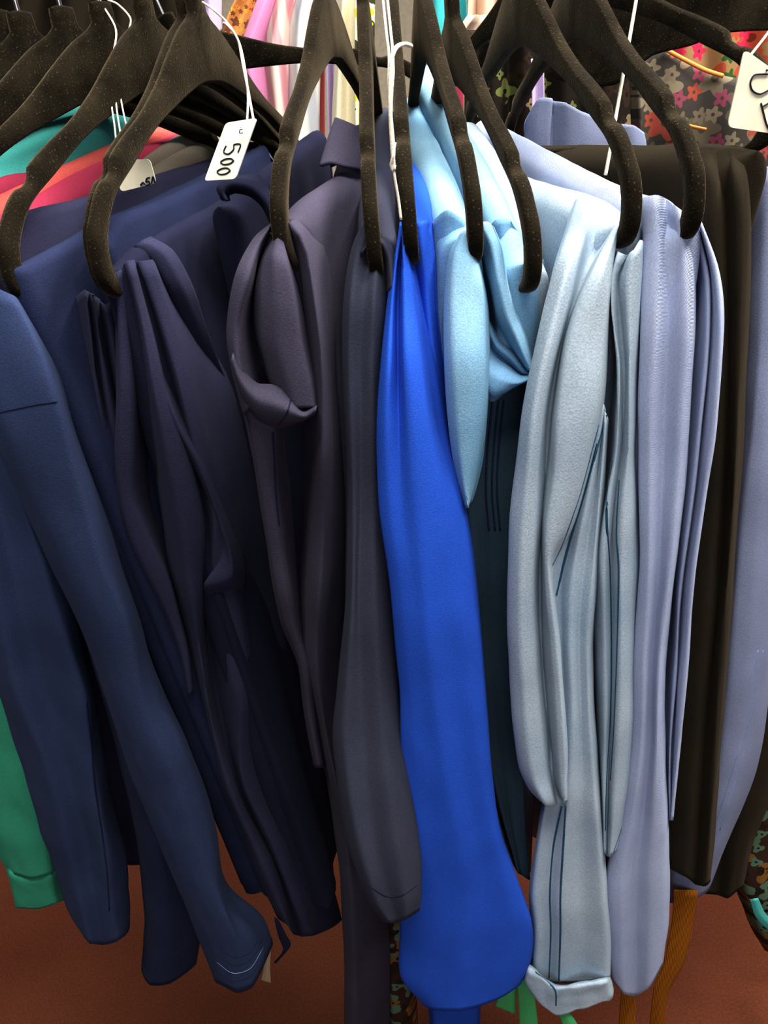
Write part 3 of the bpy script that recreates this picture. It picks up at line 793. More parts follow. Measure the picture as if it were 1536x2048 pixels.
# --- G7: mid blue on h7
t = trousers('mid blue chambray trousers draped behind the pocket fold, ridge rising to the back', at(1060, 600, -.2))
drape('seat', M['sky'], t, [(1040, 520, -.195), (1004, 430, -.15), (965, 345, -.09), (918, 262, -.01), (880, 200, .08), (845, 130, .2)], 0.82, half=.018, top=.012, seed=34, near=.012, folds=.007, rec=0.24)
cloth('leg', M['sky_d'], t, [
    [(975, 470, 3), (1000, 560), (1030, 660), (1062, 760), (1070, 900)],
    [(990, 440, .5), (1020, 540), (1050, 650), (1072, 760), (1080, 900)],
    [(1020, 440, 1.5), (1046, 540), (1068, 650), (1080, 760), (1090, 900)],
    [(1060, 500, 1), (1080, 570), (1088, 660), (1094, 760), (1100, 900)],
    [(1085, 520, 4), (1095, 580), (1100, 670), (1106, 760), (1112, 900)],
], [(440, -.178), (700, -.165), (900, -.14)], depth=.02, rows=50, amp=.0008, seed=35)

# --- pale grey-blue pair between h7 and the chambray
t = trousers('pale grey blue trousers showing a thin strip left of the white ridge', at(1035, 460, -.15))
drape('seat', M['chambray'], t, [(1062, 530, -.185), (1030, 440, -.13), (995, 345, -.05), (960, 280, .03), (935, 244, .12)], 0.8, half=.014, top=.012, seed=36, near=.01, rec=0.24)

# --- G8: washed chambray
t = trousers('washed chambray trousers with teal double stitching, deep folds and a turned up cuff', at(1255, 500, -.22))
B8 = [(370, -.15), (440, -.20), (560, -.235), (900, -.245), (1600, -.24), (2030, -.235)]
leg8 = cloth('leg', M['chambray'], t, [
    [(1150, 400, 4), (1110, 520), (1075, 680), (1048, 820), (1036, 940), (1026, 1080), (1022, 1220), (1026, 1340), (1034, 1450), (1046, 1530), (1062, 1578), (1068, 1572, 3.5)],
    [(1160, 392, .5), (1118, 510), (1078, 670), (1046, 820), (1032, 940), (1019, 1080), (1014, 1220), (1018, 1340), (1026, 1450), (1040, 1535), (1058, 1580), (1064, 1574, 3.5)],
    [(1180, 395, -.8), (1142, 510), (1100, 670), (1068, 820), (1056, 940), (1044, 1080), (1040, 1220), (1044, 1340), (1052, 1450), (1066, 1550), (1092, 1612), (1098, 1606, 3.5)],
    [(1200, 400, -.2), (1160, 510), (1116, 670), (1086, 820), (1078, 940), (1070, 1080), (1068, 1220), (1072, 1340), (1080, 1450), (1092, 1550), (1110, 1608), (1116, 1602, 3.5)],
    [(1228, 440, 2.2), (1178, 530), (1128, 670), (1100, 820), (1092, 940), (1082, 1080), (1080, 1220), (1086, 1340), (1096, 1450), (1104, 1550), (1118, 1606), (1124, 1600, 3.5)],
    [(1236, 440, -.6), (1192, 530), (1140, 670), (1116, 820), (1108, 940), (1092, 1060), (1092, 1180), (1104, 1300), (1114, 1440), (1120, 1540), (1126, 1604), (1132, 1598, 3.5)],
    [(1240, 445, -.8), (1208, 530), (1172, 670), (1156, 800), (1136, 920), (1108, 1060), (1096, 1130), (1112, 1290), (1124, 1430), (1130, 1540), (1130, 1600), (1136, 1594, 3.5)],
    [(1242, 452, .2), (1220, 540), (1206, 670), (1194, 800), (1170, 920), (1130, 1060), (1100, 1132), (1116, 1290), (1128, 1430), (1134, 1540), (1134, 1598), (1140, 1592, 3.5)],
    [(1246, 460, 3), (1228, 550), (1218, 670), (1208, 800), (1184, 920), (1142, 1060), (1106, 1140), (1122, 1290), (1134, 1430), (1138, 1540), (1136, 1598), (1142, 1592, 3.5)],
], B8, rows=110, amp=.0011, seed=37)
leg8r = cloth('leg', M['chambray'], t, [
    [(1190, 780, 3), (1140, 960), (1096, 1120), (1090, 1250), (1096, 1420), (1090, 1560), (1072, 1680), (1060, 1790), (1066, 1860), (1062, 1945)],
    [(1200, 790, .6), (1150, 970), (1104, 1130), (1102, 1250), (1106, 1420), (1098, 1560), (1080, 1680), (1068, 1790), (1074, 1860), (1070, 1950)],
    [(1204, 800, 1.2), (1166, 970), (1124, 1140), (1122, 1270), (1128, 1420), (1120, 1560), (1106, 1690), (1098, 1800), (1100, 1870), (1098, 1965)],
    [(1207, 810, .2), (1180, 970), (1146, 1150), (1140, 1290), (1146, 1430), (1140, 1560), (1128, 1690), (1122, 1800), (1122, 1870), (1120, 1968)],
    [(1210, 820, .8), (1190, 980), (1166, 1150), (1158, 1290), (1162, 1430), (1164, 1560), (1162, 1690), (1162, 1800), (1166, 1870), (1166, 1965)],
    [(1212, 830, .1), (1200, 990), (1186, 1150), (1176, 1290), (1178, 1420), (1188, 1560), (1198, 1690), (1206, 1800), (1212, 1880), (1212, 1958)],
    [(1214, 840, 3), (1206, 1000), (1196, 1150), (1186, 1290), (1188, 1420), (1198, 1560), (1206, 1690), (1214, 1800), (1220, 1880), (1219, 1950)],
], [(780, -.222), (1100, -.228), (1960, -.232)], depth=.03, rows=100, amp=.0011, seed=38)
cuff8 = cloth('cuff', M['chambray'], leg8r, [
    [(1062, 1925, 2.5), (1056, 1950), (1058, 1968), (1075, 1992)],
    [(1060, 1932, .6), (1058, 1938, -.15), (1052, 1955), (1056, 1972), (1074, 1998)],
    [(1084, 1952, .4), (1083, 1957, -.3), (1078, 1980), (1082, 2000), (1092, 2016)],
    [(1110, 1970, .4), (1110, 1975, -.35), (1106, 1998), (1108, 2018), (1112, 2030)],
    [(1140, 1968, .4), (1140, 1973, -.3), (1140, 1994), (1142, 2012), (1144, 2022)],
    [(1180, 1962, .4), (1181, 1967, -.3), (1182, 1986), (1184, 2004), (1184, 2012)],
    [(1212, 1956, .6), (1213, 1961, -.1), (1217, 1976), (1220, 1992), (1214, 2002)],
    [(1218, 1952, 2.5), (1224, 1970), (1226, 1984), (1218, 1994)],
], [(1900, -.238), (2050, -.238)], depth=.03, rows=26, amp=.0012, sc=60, seed=39, thick=.0016)
leg8s = cloth('leg', M['chambray'], t, [
    [(1236, 500, 3), (1226, 560), (1228, 640), (1234, 740), (1226, 900), (1210, 1010), (1190, 1110), (1186, 1250), (1192, 1400), (1200, 1550), (1206, 1690)],
    [(1240, 505, 0), (1224, 550), (1224, 630), (1236, 730), (1232, 900), (1216, 1000), (1206, 1110), (1208, 1250), (1210, 1400), (1208, 1550), (1209, 1705)],
    [(1256, 510, 1), (1236, 555), (1240, 640), (1248, 740), (1244, 900), (1230, 1000), (1222, 1110), (1224, 1250), (1222, 1400), (1218, 1550), (1214, 1712)],
    [(1268, 500, -.5), (1256, 560), (1256, 640), (1258, 740), (1256, 900), (1246, 1000), (1240, 1110), (1240, 1250), (1238, 1400), (1230, 1550), (1220, 1713)],
    [(1282, 480, .2), (1280, 560), (1276, 640), (1270, 740), (1262, 900), (1262, 1000), (1260, 1110), (1258, 1250), (1256, 1400), (1246, 1560), (1226, 1708)],
    [(1292, 490, 3), (1294, 570), (1290, 650), (1280, 750), (1270, 900), (1276, 1000), (1280, 1120), (1276, 1270), (1272, 1420), (1258, 1580), (1234, 1695)],
], [(480, -.222), (900, -.225), (1700, -.22)], depth=.025, rows=90, amp=.0008, seed=41)
seat8 = drape('seat', M['chambray'], t, [(1238, 436, -.195), (1190, 400, -.16), (1130, 378, -.11), (1078, 366, -.06), (1040, 352, -.01)], 0.8, half=.024, top=.018, seed=42, near=.016, folds=.01, rec=0.24)
TT = M['thread_teal']
stitch('seam_stitching', [leg8r, leg8], [(1205, 850), (1172, 980), (1135, 1100), (1112, 1190)], TT, t, r=.001)
stitch('seam_stitching', [leg8r, leg8], [(1196, 850), (1158, 990), (1125, 1085), (1104, 1130)], TT, t, r=.001)
stitch('seam_stitching', [leg8r], [(1124, 1612), (1106, 1700), (1100, 1790), (1102, 1860), (1098, 1955)], TT, t, r=.001)
stitch('seam_stitching', [leg8r], [(1132, 1612), (1126, 1700), (1121, 1790), (1121, 1860), (1118, 1960)], TT, t, r=.001)
stitch('seam_stitching', [leg8s], [(1228, 920), (1214, 1000), (1214, 1060), (1219, 1137), (1222, 1281), (1220, 1425), (1212, 1560), (1210, 1660)], TT, t, r=.001)
stitch('seam_stitching', [leg8s], [(1240, 960), (1234, 1060), (1238, 1137), (1235, 1300), (1228, 1470), (1222, 1560)], TT, t, r=.001)
stitch('seam_stitching', [leg8s], [(1274, 1420), (1266, 1530), (1246, 1640), (1226, 1704)], TT, t, r=.001)
stitch('cuff_stitching', [cuff8], [(1070, 1944), (1092, 1962), (1110, 1980), (1112, 2010)], TT, t, r=.001)

# --- G9: pale blue twill
t = trousers('pale lavender blue twill trousers, bright smooth ridge and two close folds on their right', at(1378, 478, -.22))
B9 = [(400, -.205), (600, -.218), (1000, -.215), (1980, -.195)]
leg9 = cloth('leg', M['lav'], t, [
    [(1288, 400, 4), (1296, 500), (1292, 650), (1286, 800), (1284, 950), (1284, 1140), (1272, 1315), (1268, 1500), (1246, 1650), (1222, 1740), (1220, 1850), (1222, 1950)],
    [(1286, 395, 0), (1290, 500), (1284, 650), (1278, 800), (1278, 950), (1280, 1140), (1268, 1315), (1262, 1500), (1238, 1650), (1214, 1740), (1214, 1850), (1226, 1962)],
    [(1310, 390, -.8), (1316, 500), (1310, 650), (1302, 800), (1300, 950), (1298, 1140), (1288, 1315), (1282, 1500), (1262, 1650), (1246, 1740), (1244, 1850), (1248, 1988)],
    [(1332, 398, .4), (1336, 500), (1334, 650), (1328, 800), (1324, 950), (1318, 1140), (1304, 1315), (1298, 1500), (1284, 1650), (1272, 1740), (1270, 1850), (1272, 1990)],
    [(1352, 415, -.7), (1366, 500), (1370, 650), (1362, 800), (1354, 950), (1338, 1140), (1318, 1315), (1312, 1500), (1306, 1650), (1300, 1740), (1300, 1850), (1296, 1976)],
    [(1362, 440, -.2), (1382, 510), (1384, 650), (1376, 800), (1366, 950), (1346, 1140), (1326, 1315), (1323, 1500), (1328, 1650), (1328, 1740), (1328, 1850), (1318, 1940)],
    [(1366, 450, 3), (1388, 520), (1388, 650), (1380, 800), (1370, 950), (1350, 1140), (1332, 1320), (1330, 1500), (1336, 1650), (1338, 1740), (1336, 1850), (1326, 1925)],
], B9, depth=.03, rows=100, amp=.0008, seed=43)
leg9b = cloth('leg', M['lav'], t, [
    [(1384, 500, 3.4), (1390, 580), (1388, 680), (1376, 850), (1362, 1000), (1346, 1180), (1336, 1320), (1326, 1500), (1334, 1640)],
    [(1392, 476, 1.6), (1404, 560), (1404, 680), (1390, 850), (1374, 1000), (1354, 1180), (1346, 1320), (1336, 1500), (1338, 1640)],
    [(1398, 470, .4), (1415, 560), (1415, 680), (1400, 850), (1384, 1000), (1360, 1180), (1352, 1320), (1340, 1500), (1340, 1640)],
    [(1402, 466, 2.0), (1420, 560), (1420, 680), (1404, 850), (1388, 1000), (1364, 1180), (1356, 1320), (1344, 1500), (1341, 1640)],
    [(1400, 450, .4), (1424, 540), (1430, 650), (1416, 850), (1402, 1000), (1376, 1180), (1364, 1320), (1350, 1500), (1342, 1640)],
    [(1398, 440, -.2), (1430, 540), (1440, 650), (1428, 850), (1412, 960), (1386, 1140), (1372, 1320), (1356, 1500), (1343, 1640)],
    [(1402, 445, 3), (1436, 545), (1446, 650), (1432, 850), (1416, 960), (1390, 1140), (1376, 1320), (1360, 1500), (1345, 1640)],
], [(440, -.212), (700, -.215), (1640, -.188)], depth=.02, rows=80, amp=.0006, seed=44)
seat9 = drape('seat', M['lav'], t, [(1362, 446, -.205), (1330, 404, -.19), (1286, 392, -.155), (1236, 374, -.11), (1170, 344, -.05), (1080, 296, .04), (1017, 264, .12), (968, 240, .2)], 0.8, half=.02, top=.016, seed=45, near=.012, folds=.006)

# --- G10: black trousers on the sideways hanger
t = trousers('black brown trousers on the sideways hanger, just right of the pale blue twill pair', at(1500, 290, -.09))
B10 = [(280, -.112), (500, -.122), (1000, -.13), (1780, -.15)]
drape('seat', M['black'], t, [(1490, 300, -.088), (1420, 288, -.055), (1300, 290, .0), (1190, 290, .06), (1088, 292, .13)], 0.75, half=.026, top=.026, seed=46, near=.012, folds=.008, rec=0.22)
leg10 = cloth('leg', M['black'], t, [
    [(1370, 300, 6), (1380, 420, 4), (1390, 560), (1380, 760), (1370, 1000), (1345, 1300), (1325, 1560), (1320, 1690), (1330, 1730)],
    [(1390, 298, 5), (1394, 400, 2), (1408, 560), (1402, 760), (1390, 1000), (1368, 1300), (1346, 1560), (1340, 1700), (1345, 1738)],
    [(1416, 296, 4), (1424, 350, 1), (1434, 480), (1440, 700), (1428, 1000), (1404, 1300), (1382, 1560), (1372, 1720), (1370, 1752)],
    [(1440, 296, 4), (1447, 350, 2.4), (1452, 480), (1458, 700), (1450, 950), (1428, 1280), (1404, 1560), (1394, 1730), (1390, 1768)],
    [(1462, 296, 3), (1470, 350, .4), (1478, 440), (1476, 640), (1470, 900), (1458, 1100), (1434, 1400), (1420, 1640), (1408, 1772)],
    [(1482, 300, 3), (1489, 350, 1), (1494, 440), (1490, 560), (1480, 760), (1474, 950), (1460, 1150), (1440, 1440), (1424, 1650), (1414, 1768)],
    [(1492, 305, 6), (1498, 360, 4), (1502, 440), (1500, 560), (1492, 760), (1482, 950), (1466, 1150), (1446, 1440), (1430, 1650), (1420, 1760)],
], B10, depth=.035, rows=90, amp=.001, seed=47)

# --- lavender waist behind black, then G11 at right edge
t = trousers('lavender blue trousers at the right edge behind the black pair, pale turned out hem', at(1536, 340, -.03))
B11 = [(330, -.04), (900, -.06), (1800, -.085)]
leg11 = cloth('leg', M['lav_d'], t, [
    [(1496, 340, 4), (1492, 600), (1470, 900), (1440, 1200), (1410, 1500), (1370, 1650), (1330, 1730), (1336, 1800)],
    [(1504, 340, 1), (1500, 600), (1482, 900), (1456, 1200), (1424, 1500), (1390, 1650), (1350, 1735), (1345, 1806)],
    [(1530, 340, -.3), (1524, 600), (1506, 850), (1480, 1100), (1456, 1400), (1430, 1600), (1398, 1720), (1372, 1802)],
    [(1560, 340, -.5), (1550, 600), (1530, 860), (1512, 1100), (1490, 1400), (1462, 1580), (1430, 1700), (1398, 1794)],
    [(1590, 340, 1), (1585, 600), (1570, 860), (1552, 1100), (1530, 1350), (1500, 1540), (1446, 1690), (1412, 1782)],
    [(1620, 340, 4), (1610, 600), (1600, 860), (1580, 1100), (1545, 1340), (1512, 1540), (1452, 1690), (1418, 1774)],
], B11, depth=.035, rows=80, amp=.0012, seed=48)
cloth('leg', M['lav_d'], t, [
    [(1480, 860, 4), (1476, 960), (1486, 1100), (1520, 1300)],
    [(1500, 850, -1), (1496, 960), (1510, 1100), (1545, 1300)],
    [(1540, 820, -1), (1536, 960), (1556, 1100), (1580, 1300)],
    [(1570, 820, 3), (1566, 960), (1590, 1100), (1610, 1300)],
], [(800, -.03), (1300, -.03)], depth=.02, rows=40, seed=49)
stitch('seam_stitching', [leg11], [(1526, 1300), (1504, 1440), (1478, 1540), (1440, 1660)], M['thread_pale'], t, r=.0006)
stitch('seam_stitching', [leg11], [(1516, 1300), (1494, 1440), (1466, 1540), (1428, 1660)], M['thread_pale'], t, r=.0006)

drape('seat', M['lav_d'], t, [(1610, 338, -.02), (1660, 334, .03), (1730, 326, .1)], .6, half=.016, top=.014, seed=90)
t = trousers('lavender blue trousers folded behind the black ridge, pleated waist end showing', at(1150, 230, .15))
cloth('waistband', M['lav_d'], t, [
    [(1052, 262, 4), (1060, 290), (1060, 420)],
    [(1054, 240, 1), (1052, 280), (1050, 420)],
    [(1078, 196, 0), (1072, 260), (1070, 420)],
    [(1100, 196, 0), (1096, 260), (1094, 420)],
    [(1104, 202, .9), (1102, 262), (1100, 420)],
    [(1132, 206, -.2), (1136, 264), (1136, 420)],
    [(1160, 222, 0), (1170, 270), (1174, 420)],
    [(1220, 246, 2), (1230, 284), (1234, 420)],
    [(1262, 250, 2), (1268, 284), (1270, 420)],
    [(1285, 266, 4), (1290, 290), (1290, 420)],
], [(150, .17), (420, .17)], rows=26, amp=.001, seed=50, thick=.003)

t = trousers('dark black trousers low at the right, ragged hem behind the lavender hem', at(1460, 1500, .02))
cloth('leg', M['black'], t, [
    [(1380, 1250, 4), (1390, 1500), (1396, 1700), (1404, 1780)],
    [(1390, 1250, 0), (1400, 1500), (1408, 1700), (1410, 1788)],
    [(1450, 1250, 1), (1440, 1500), (1440, 1700), (1436, 1790)],
    [(1540, 1250, 0), (1500, 1500), (1470, 1700), (1456, 1796)],
    [(1600, 1250, 1), (1550, 1500), (1496, 1680), (1478, 1780)],
    [(1640, 1250, 4), (1590, 1480), (1510, 1670), (1484, 1772)],
], [(1200, .0), (1800, -.02)], depth=.04, rows=50, amp=.0015, seed=51)

# --- far-left crowd of colourful trousers, ridges only
t = trousers('turquoise trousers, wide ridge between the two black hanger arms at upper left', at(100, 250, 0))
drape('seat', M['teal'], t, ridge([(-60, 370), (0, 312), (90, 245), (180, 196), (290, 158), (312, 156)], -0.385, -0.3), 0.6, half=.024, top=.026, seed=52, folds=.004, raw=True)
t = trousers('deep crimson trousers, upper of the two crimson ridges below the turquoise one', at(60, 330, 0))
drape('seat', M['crimson'], t, ridge([(-60, 378), (0, 356), (120, 318), (230, 270), (330, 226)], -0.365, -0.282), 0.6, half=.012, top=.012, seed=53, raw=True)
t = trousers('coral red trousers, ridge between two crimson ones', at(60, 350, 0))
drape('seat', M['coral'], t, ridge([(-60, 410), (0, 388), (110, 338), (230, 286), (320, 252), (422, 214)], -0.35, -0.27), 0.6, half=.012, top=.012, seed=54, raw=True)
t = trousers('raspberry crimson trousers, lower of the two crimson ridges, just above the navy ones', at(100, 370, 0))
drape('seat', M['crimson'], t, ridge([(-60, 460), (0, 430), (60, 398), (130, 355), (215, 316), (330, 274), (400, 250)], -0.335, -0.258), 0.6, half=.013, top=.016, seed=55, folds=.003, raw=True)
t = trousers('khaki grey trousers, upper ridge left of the 500 tag', at(380, 260, .1))
drape('seat', M['khaki'], t, ridge([(220, 350), (300, 305), (390, 252), (490, 208)], -0.32, -0.246), 0.6, half=.013, top=.013, seed=56, folds=.002, raw=True)
t = trousers('khaki grey trousers, lower ridge running behind the 500 tag', at(400, 280, .1))
drape('seat', M['khaki'], t, ridge([(240, 372), (310, 330), (400, 278), (500, 236)], -0.305, -0.233), 0.6, half=.013, top=.013, seed=57, folds=.002, raw=True)
t = trousers('dusty grey blue trousers, thin ridge just under the khaki pair', at(360, 330, .05))
drape('seat', M['greyblue'], t, ridge([(220, 402), (310, 352), (420, 326), (520, 280)], -0.29, -0.22), 0.6, half=.012, top=.012, seed=58, folds=.002, raw=True)

t = trousers('sea green trousers at the lower left edge ending in a ribbed cuff', at(20, 1500, -.12))
gl = cloth('leg', M['green'], t, [
    [(-120, 1380, 4), (-90, 1500), (-50, 1640), (10, 1735)],
    [(-70, 1380, 0), (-40, 1500), (-10, 1640), (30, 1748)],
    [(-20, 1380, -.5), (10, 1500), (40, 1640), (60, 1756)],
    [(20, 1380, 0), (55, 1500), (85, 1640), (100, 1745)],
    [(60, 1380, 4), (95, 1500), (120, 1640), (120, 1735)],
], [(1380, -.13), (1760, -.13)], depth=.04, rows=50, amp=.002, seed=59)
cloth('cuff', M['green'], gl, [
    [(8, 1725, 3), (24, 1765), (34, 1812)],
    [(20, 1734, 1.2), (22, 1745, .2), (26, 1770), (36, 1816)],
    [(60, 1748, 1), (62, 1758, -.2), (66, 1784), (76, 1818)],
    [(98, 1736, 1.2), (100, 1746, 0), (104, 1775), (112, 1806)],
    [(120, 1728, 3), (126, 1765), (130, 1798)],
], [(1720, -.13), (1820, -.13)], depth=.03, rows=20, amp=.0008, sc=60, seed=60)

# ------------------------------------------------------------------ price tags and strings
def card(name, corners, Y, parent, thick=.0006, hole=None, rad=.14):
    """rounded rectangular card from four picture corners (top-left, top-right, bottom-right, bottom-left)"""
    P = [at(x, y, yy) for (x, y), yy in zip(corners, Y)]
    pts = []
    for i in range(4):
        a, p, b = P[i - 1], P[i], P[(i + 1) % 4]
        s = min((a - p).length, (b - p).length) * rad
        q0 = p + (a - p).normalized() * s; q1 = p + (b - p).normalized() * s
        for k in range(7):
            t = k / 6
            pts.append(q0.lerp(p, t).lerp(p.lerp(q1, t), t))
    c = sum(P, Vector()) / 4
    n = (P[1] - P[0]).cross(P[3] - P[0]).normalized()
    m = len(pts)
    V = [p + n * thick for p in pts] + [p - n * thick for p in pts]
    Fc = [tuple(range(m)), tuple(range(2 * m - 1, m - 1, -1))] + [(i, m + i, m + (i + 1) % m, (i + 1) % m) for i in range(m)]
    return mesh(name, V, Fc, M['card'], parent, smooth=False), P

def bil(P, u, v): return P[0].lerp(P[1], u).lerp(P[3].lerp(P[2], u), v)

GLY = {'5': [[(.85, .0), (.2, .02), (.15, .45), (.55, .36), (.9, .6), (.7, .95), (.15, .95)]],
       '0': [[(.5, 0), (.15, .25), (.12, .7), (.5, 1), (.88, .7), (.85, .25), (.5, 0)]],
       'R': [[(.1, 1), (.1, 0), (.7, .05), (.75, .4), (.1, .5)], [(.35, .5), (.8, 1)]],
       '.': [[(.45, .9), (.55, .9)]]}

def write(parent, P, strokes, r=.0005):
    """pen strokes laid on the card; coordinates across and down the card"""
    n = (P[1] - P[0]).cross(P[3] - P[0]).normalized()
    if n.dot(CAM - P[0]) < 0: n = -n
    parts = []
    for s in strokes:
        pts = resample([bil(P, u, v) + n * .0008 for u, v in s], 8 * len(s))
        parts.append(tube_data(pts, r, 6))
    V, Fc = join_data(parts)
    return mesh('handwriting', V, Fc, M['inkpen'], parent)

def write_at(parent, strokes, Y, r=.0005):
    V, Fc = join_data([tube_data(resample([at(x, y, Y) for x, y in st], 8 * len(st)), r, 6) for st in strokes])
    return mesh('handwriting', V, Fc, M['inkpen'], parent)

def string(parent, path, r=.0009, name='string'):
    V, Fc = tube_data(resample([at(*q) for q in path], 12 * len(path)), r, 6)
    return mesh(name, V, Fc, M['string'], parent)

# tag 500
YT = -.135
tg = thing('price_tag', 'white price tag reading 500, hanging on string from the black hanger at upper left', 'price tag', at(500, 235, YT), 'handwritten price tags')
c, P = card('card', [(452, 246), (515, 236), (472, 358), (409, 362)], [YT, YT - .004, YT - .01, YT - .006], tg, rad=.12)
# writing runs along the tag: u across, v down; letters turned a quarter turn
def along(ch, v0, v1, u0, u1):
    """glyph turned to read down the tag: its x runs down the card, its y runs from right to left"""
    return [[(lerp(u1, u0, y), lerp(v0, v1, x)) for x, y in st] for st in GLY[ch]]
write(c, P, along('5', .38, .58, .28, .78) + along('0', .63, .75, .32, .74) + along('0', .79, .92, .32, .74), .00055)
write_at(c, [[(486, 266), (479, 266), (480, 260), (485, 259)], [(481, 255), (481, 256)]], YT - .0085, .0003)
string(tg, [(442, 62, -.01), (447, 46, -.012), (462, 58, -.03), (476, 80, -.05), (486, 130, -.09), (497, 185, -.12), (507, 240, YT)])
string(tg, [(405, 4, .0), (425, 18, -.015), (450, 40, -.012), (478, 84, -.06), (492, 150, -.1), (496, 200, -.125), (494, 244, YT)], .0008)

# tag partly hidden "50"
YS = -.1
tg = thing('price_tag', 'white price tag half hidden behind the hanger arm, only 50 showing', 'price tag', at(270, 340, YS), 'handwritten price tags')
c, P = card('card', [(238, 320), (300, 318), (313, 366), (240, 384)], [YS] * 4, tg, rad=.2)
write_at(c, [[(281, 371), (286, 365), (290, 369)], [(300, 355), (294, 357), (292, 364), (298, 363), (299, 369), (292, 371)], [(303, 368), (306, 353), (310, 366)]], YS - .0012, .0006)
tag_strings = [[(222, 128, -.03), (222, 200, -.07), (230, 260, -.095), (234, 316, -.1)],
               [(232, 130, -.03), (232, 205, -.07), (240, 262, -.095), (246, 300, -.1)],
               [(240, 190, -.06), (250, 240, -.08), (258, 268, -.09), (262, 322, -.1)]]
for s in tag_strings: string(tg, s, .0006)
string(tg, [(222, 128, -.03), (232, 60, -.01), (205, 10, 0.0), (195, -8, 0)], .0008)
string(tg, [(232, 130, -.03), (262, 40, -.005), (235, 8, 0.0), (215, 0, 0)], .0008)

# right-hand tag
YR = -.2
tg = thing('price_tag', 'large white price tag cut by the right edge with big pen strokes', 'price tag', at(1500, 180, YR), 'handwritten price tags')
c, P = card('card', [(1488, 98), (1600, 178), (1600, 275), (1454, 254)], [YR, YR, YR, YR], tg, rad=.1)
write_at(c, [[(1533, 139), (1535, 142)], [(1537, 148), (1509, 150), (1501, 164), (1505, 181), (1520, 188), (1538, 180)], [(1522, 206), (1527, 225), (1533, 248), (1540, 262)], [(1524, 214), (1538, 206)]], YR - .0012, .0005)
string(tg, [(1500, 112, YR), (1540, 60, YR + .03), (1580, -10, YR + .08)], .0008)

# loose loops of string over the centre hangers
st = thing('tag_string', 'white knotted string loop hanging over the two edge on hangers in the centre', 'string', at(790, 200, -.23))
string(st, [(765, -10, -.12), (772, 60, -.15), (778, 110, -.19), (778, 180, -.228), (783, 260, -.232), (786, 330, -.232), (797, 400, -.23), (802, 440, -.23)], .0009)
string(st, [(774, -10, -.13), (781, 60, -.17), (785, 100, -.2), (786, 150, -.23), (782, 220, -.232), (788, 300, -.232), (785, 335, -.231)], .0009)
string(st, [(822, 92, -.2), (808, 88, -.215), (792, 96, -.225), (783, 120, -.23), (780, 200, -.233), (784, 290, -.233), (788, 340, -.232)], .0013)
string(st, [(790, 285, -.232), (786, 310, -.234), (782, 330, -.233), (786, 342, -.232), (790, 330, -.232)], .0009)
st = thing('tag_string', 'long straight white string hanging between the two right hanger arms', 'string', at(1240, 150, -.1))
string(st, [(1274, -10, -.06), (1262, 60, -.07), (1248, 140, -.09), (1234, 220, -.1), (1222, 290, -.11), (1211, 350, -.115)], .0013)

# ------------------------------------------------------------------ straps, ribbons and scraps near the floor
def strap(name, label, cat, mat, left, right, Y, group=None):
    o = cloth(name, mat, None, [[(x, y, 0) for x, y in left], [((a[0] + b[0]) / 2, (a[1] + b[1]) / 2, -.25) for a, b in zip(left, right)], [(x, y, 0) for x, y in right]], Y, rows=24, sub=4, amp=.0004)
    return tag(o, label, cat, group)
strap('elastic_strap', 'amber ribbed elastic strap, the long one hanging below the lavender hem', 'strap', M['amber'], [(1348, 1780), (1342, 1850), (1326, 1930), (1306, 1980), (1298, 2070)], [(1396, 1780), (1386, 1850), (1366, 1930), (1336, 1985), (1330, 2070)], [(1700, -.09), (2100, -.09)], 'amber straps')
strap('elastic_strap', 'short amber ribbed elastic strap under the pale blue twill hem', 'strap', M['amber'], [(1244, 1960), (1240, 2000), (1236, 2070)], [(1278, 1960), (1272, 2000), (1270, 2070)], [(1700, -.16), (2100, -.16)], 'amber straps')
strap('ribbon', 'green ribbon hanging straight down beside the chambray cuff', 'ribbon', M['ribbon'], [(1032, 1950), (1036, 1990), (1040, 2070)], [(1062, 1955), (1070, 2000), (1078, 2070)], [(1900, -.2), (2100, -.2)], 'green ribbons')
strap('ribbon', 'green ribbon end, shadowed, touching the royal blue hem', 'ribbon', M['ribbon'], [(1010, 1962), (998, 1990), (990, 2012)], [(1034, 1968), (1032, 2000), (1030, 2028)], [(1900, -.19), (2100, -.19)], 'green ribbons')
strap('ribbon', 'thin green ribbon coming out under the chambray cuff seam', 'ribbon', M['ribbon'], [(1110, 2014), (1118, 2030), (1134, 2070)], [(1126, 2014), (1146, 2034), (1166, 2070)], [(1900, -.236), (2100, -.236)], 'green ribbons')
strap('cord_end', 'small beige cord end hanging beside the left stitched hem', 'cord', M['beige'], [(530, 1895), (528, 1930), (522, 1960)], [(542, 1895), (540, 1932), (542, 1966)], [(1800, -.15), (2000, -.15)])
strap('strap', 'pale aqua strap end at the lower right edge', 'strap', M['teal'], [(1500, 1800), (1512, 1835), (1540, 1862), (1580, 1880)], [(1516, 1796), (1530, 1826), (1550, 1842), (1580, 1850)], [(1700, -.02), (2000, -.02)])
tag(cloth('printed_skirt', M['dusk'], None, [
    [(1470, 1480, 3), (1476, 1640), (1470, 1760), (1500, 1850), (1530, 1900)],
    [(1490, 1470, 0), (1496, 1640), (1490, 1760), (1516, 1850), (1545, 1905)],
    [(1530, 1460, -.5), (1530, 1640), (1526, 1760), (1550, 1850), (1570, 1905)],
    [(1590, 1460, 2), (1590, 1640), (1590, 1760), (1600, 1850), (1610, 1905)],
], [(1460, .06), (1900, .03)], rows=40, amp=.002), 'dark brown leaf print skirt at the lower right edge', 'skirt')
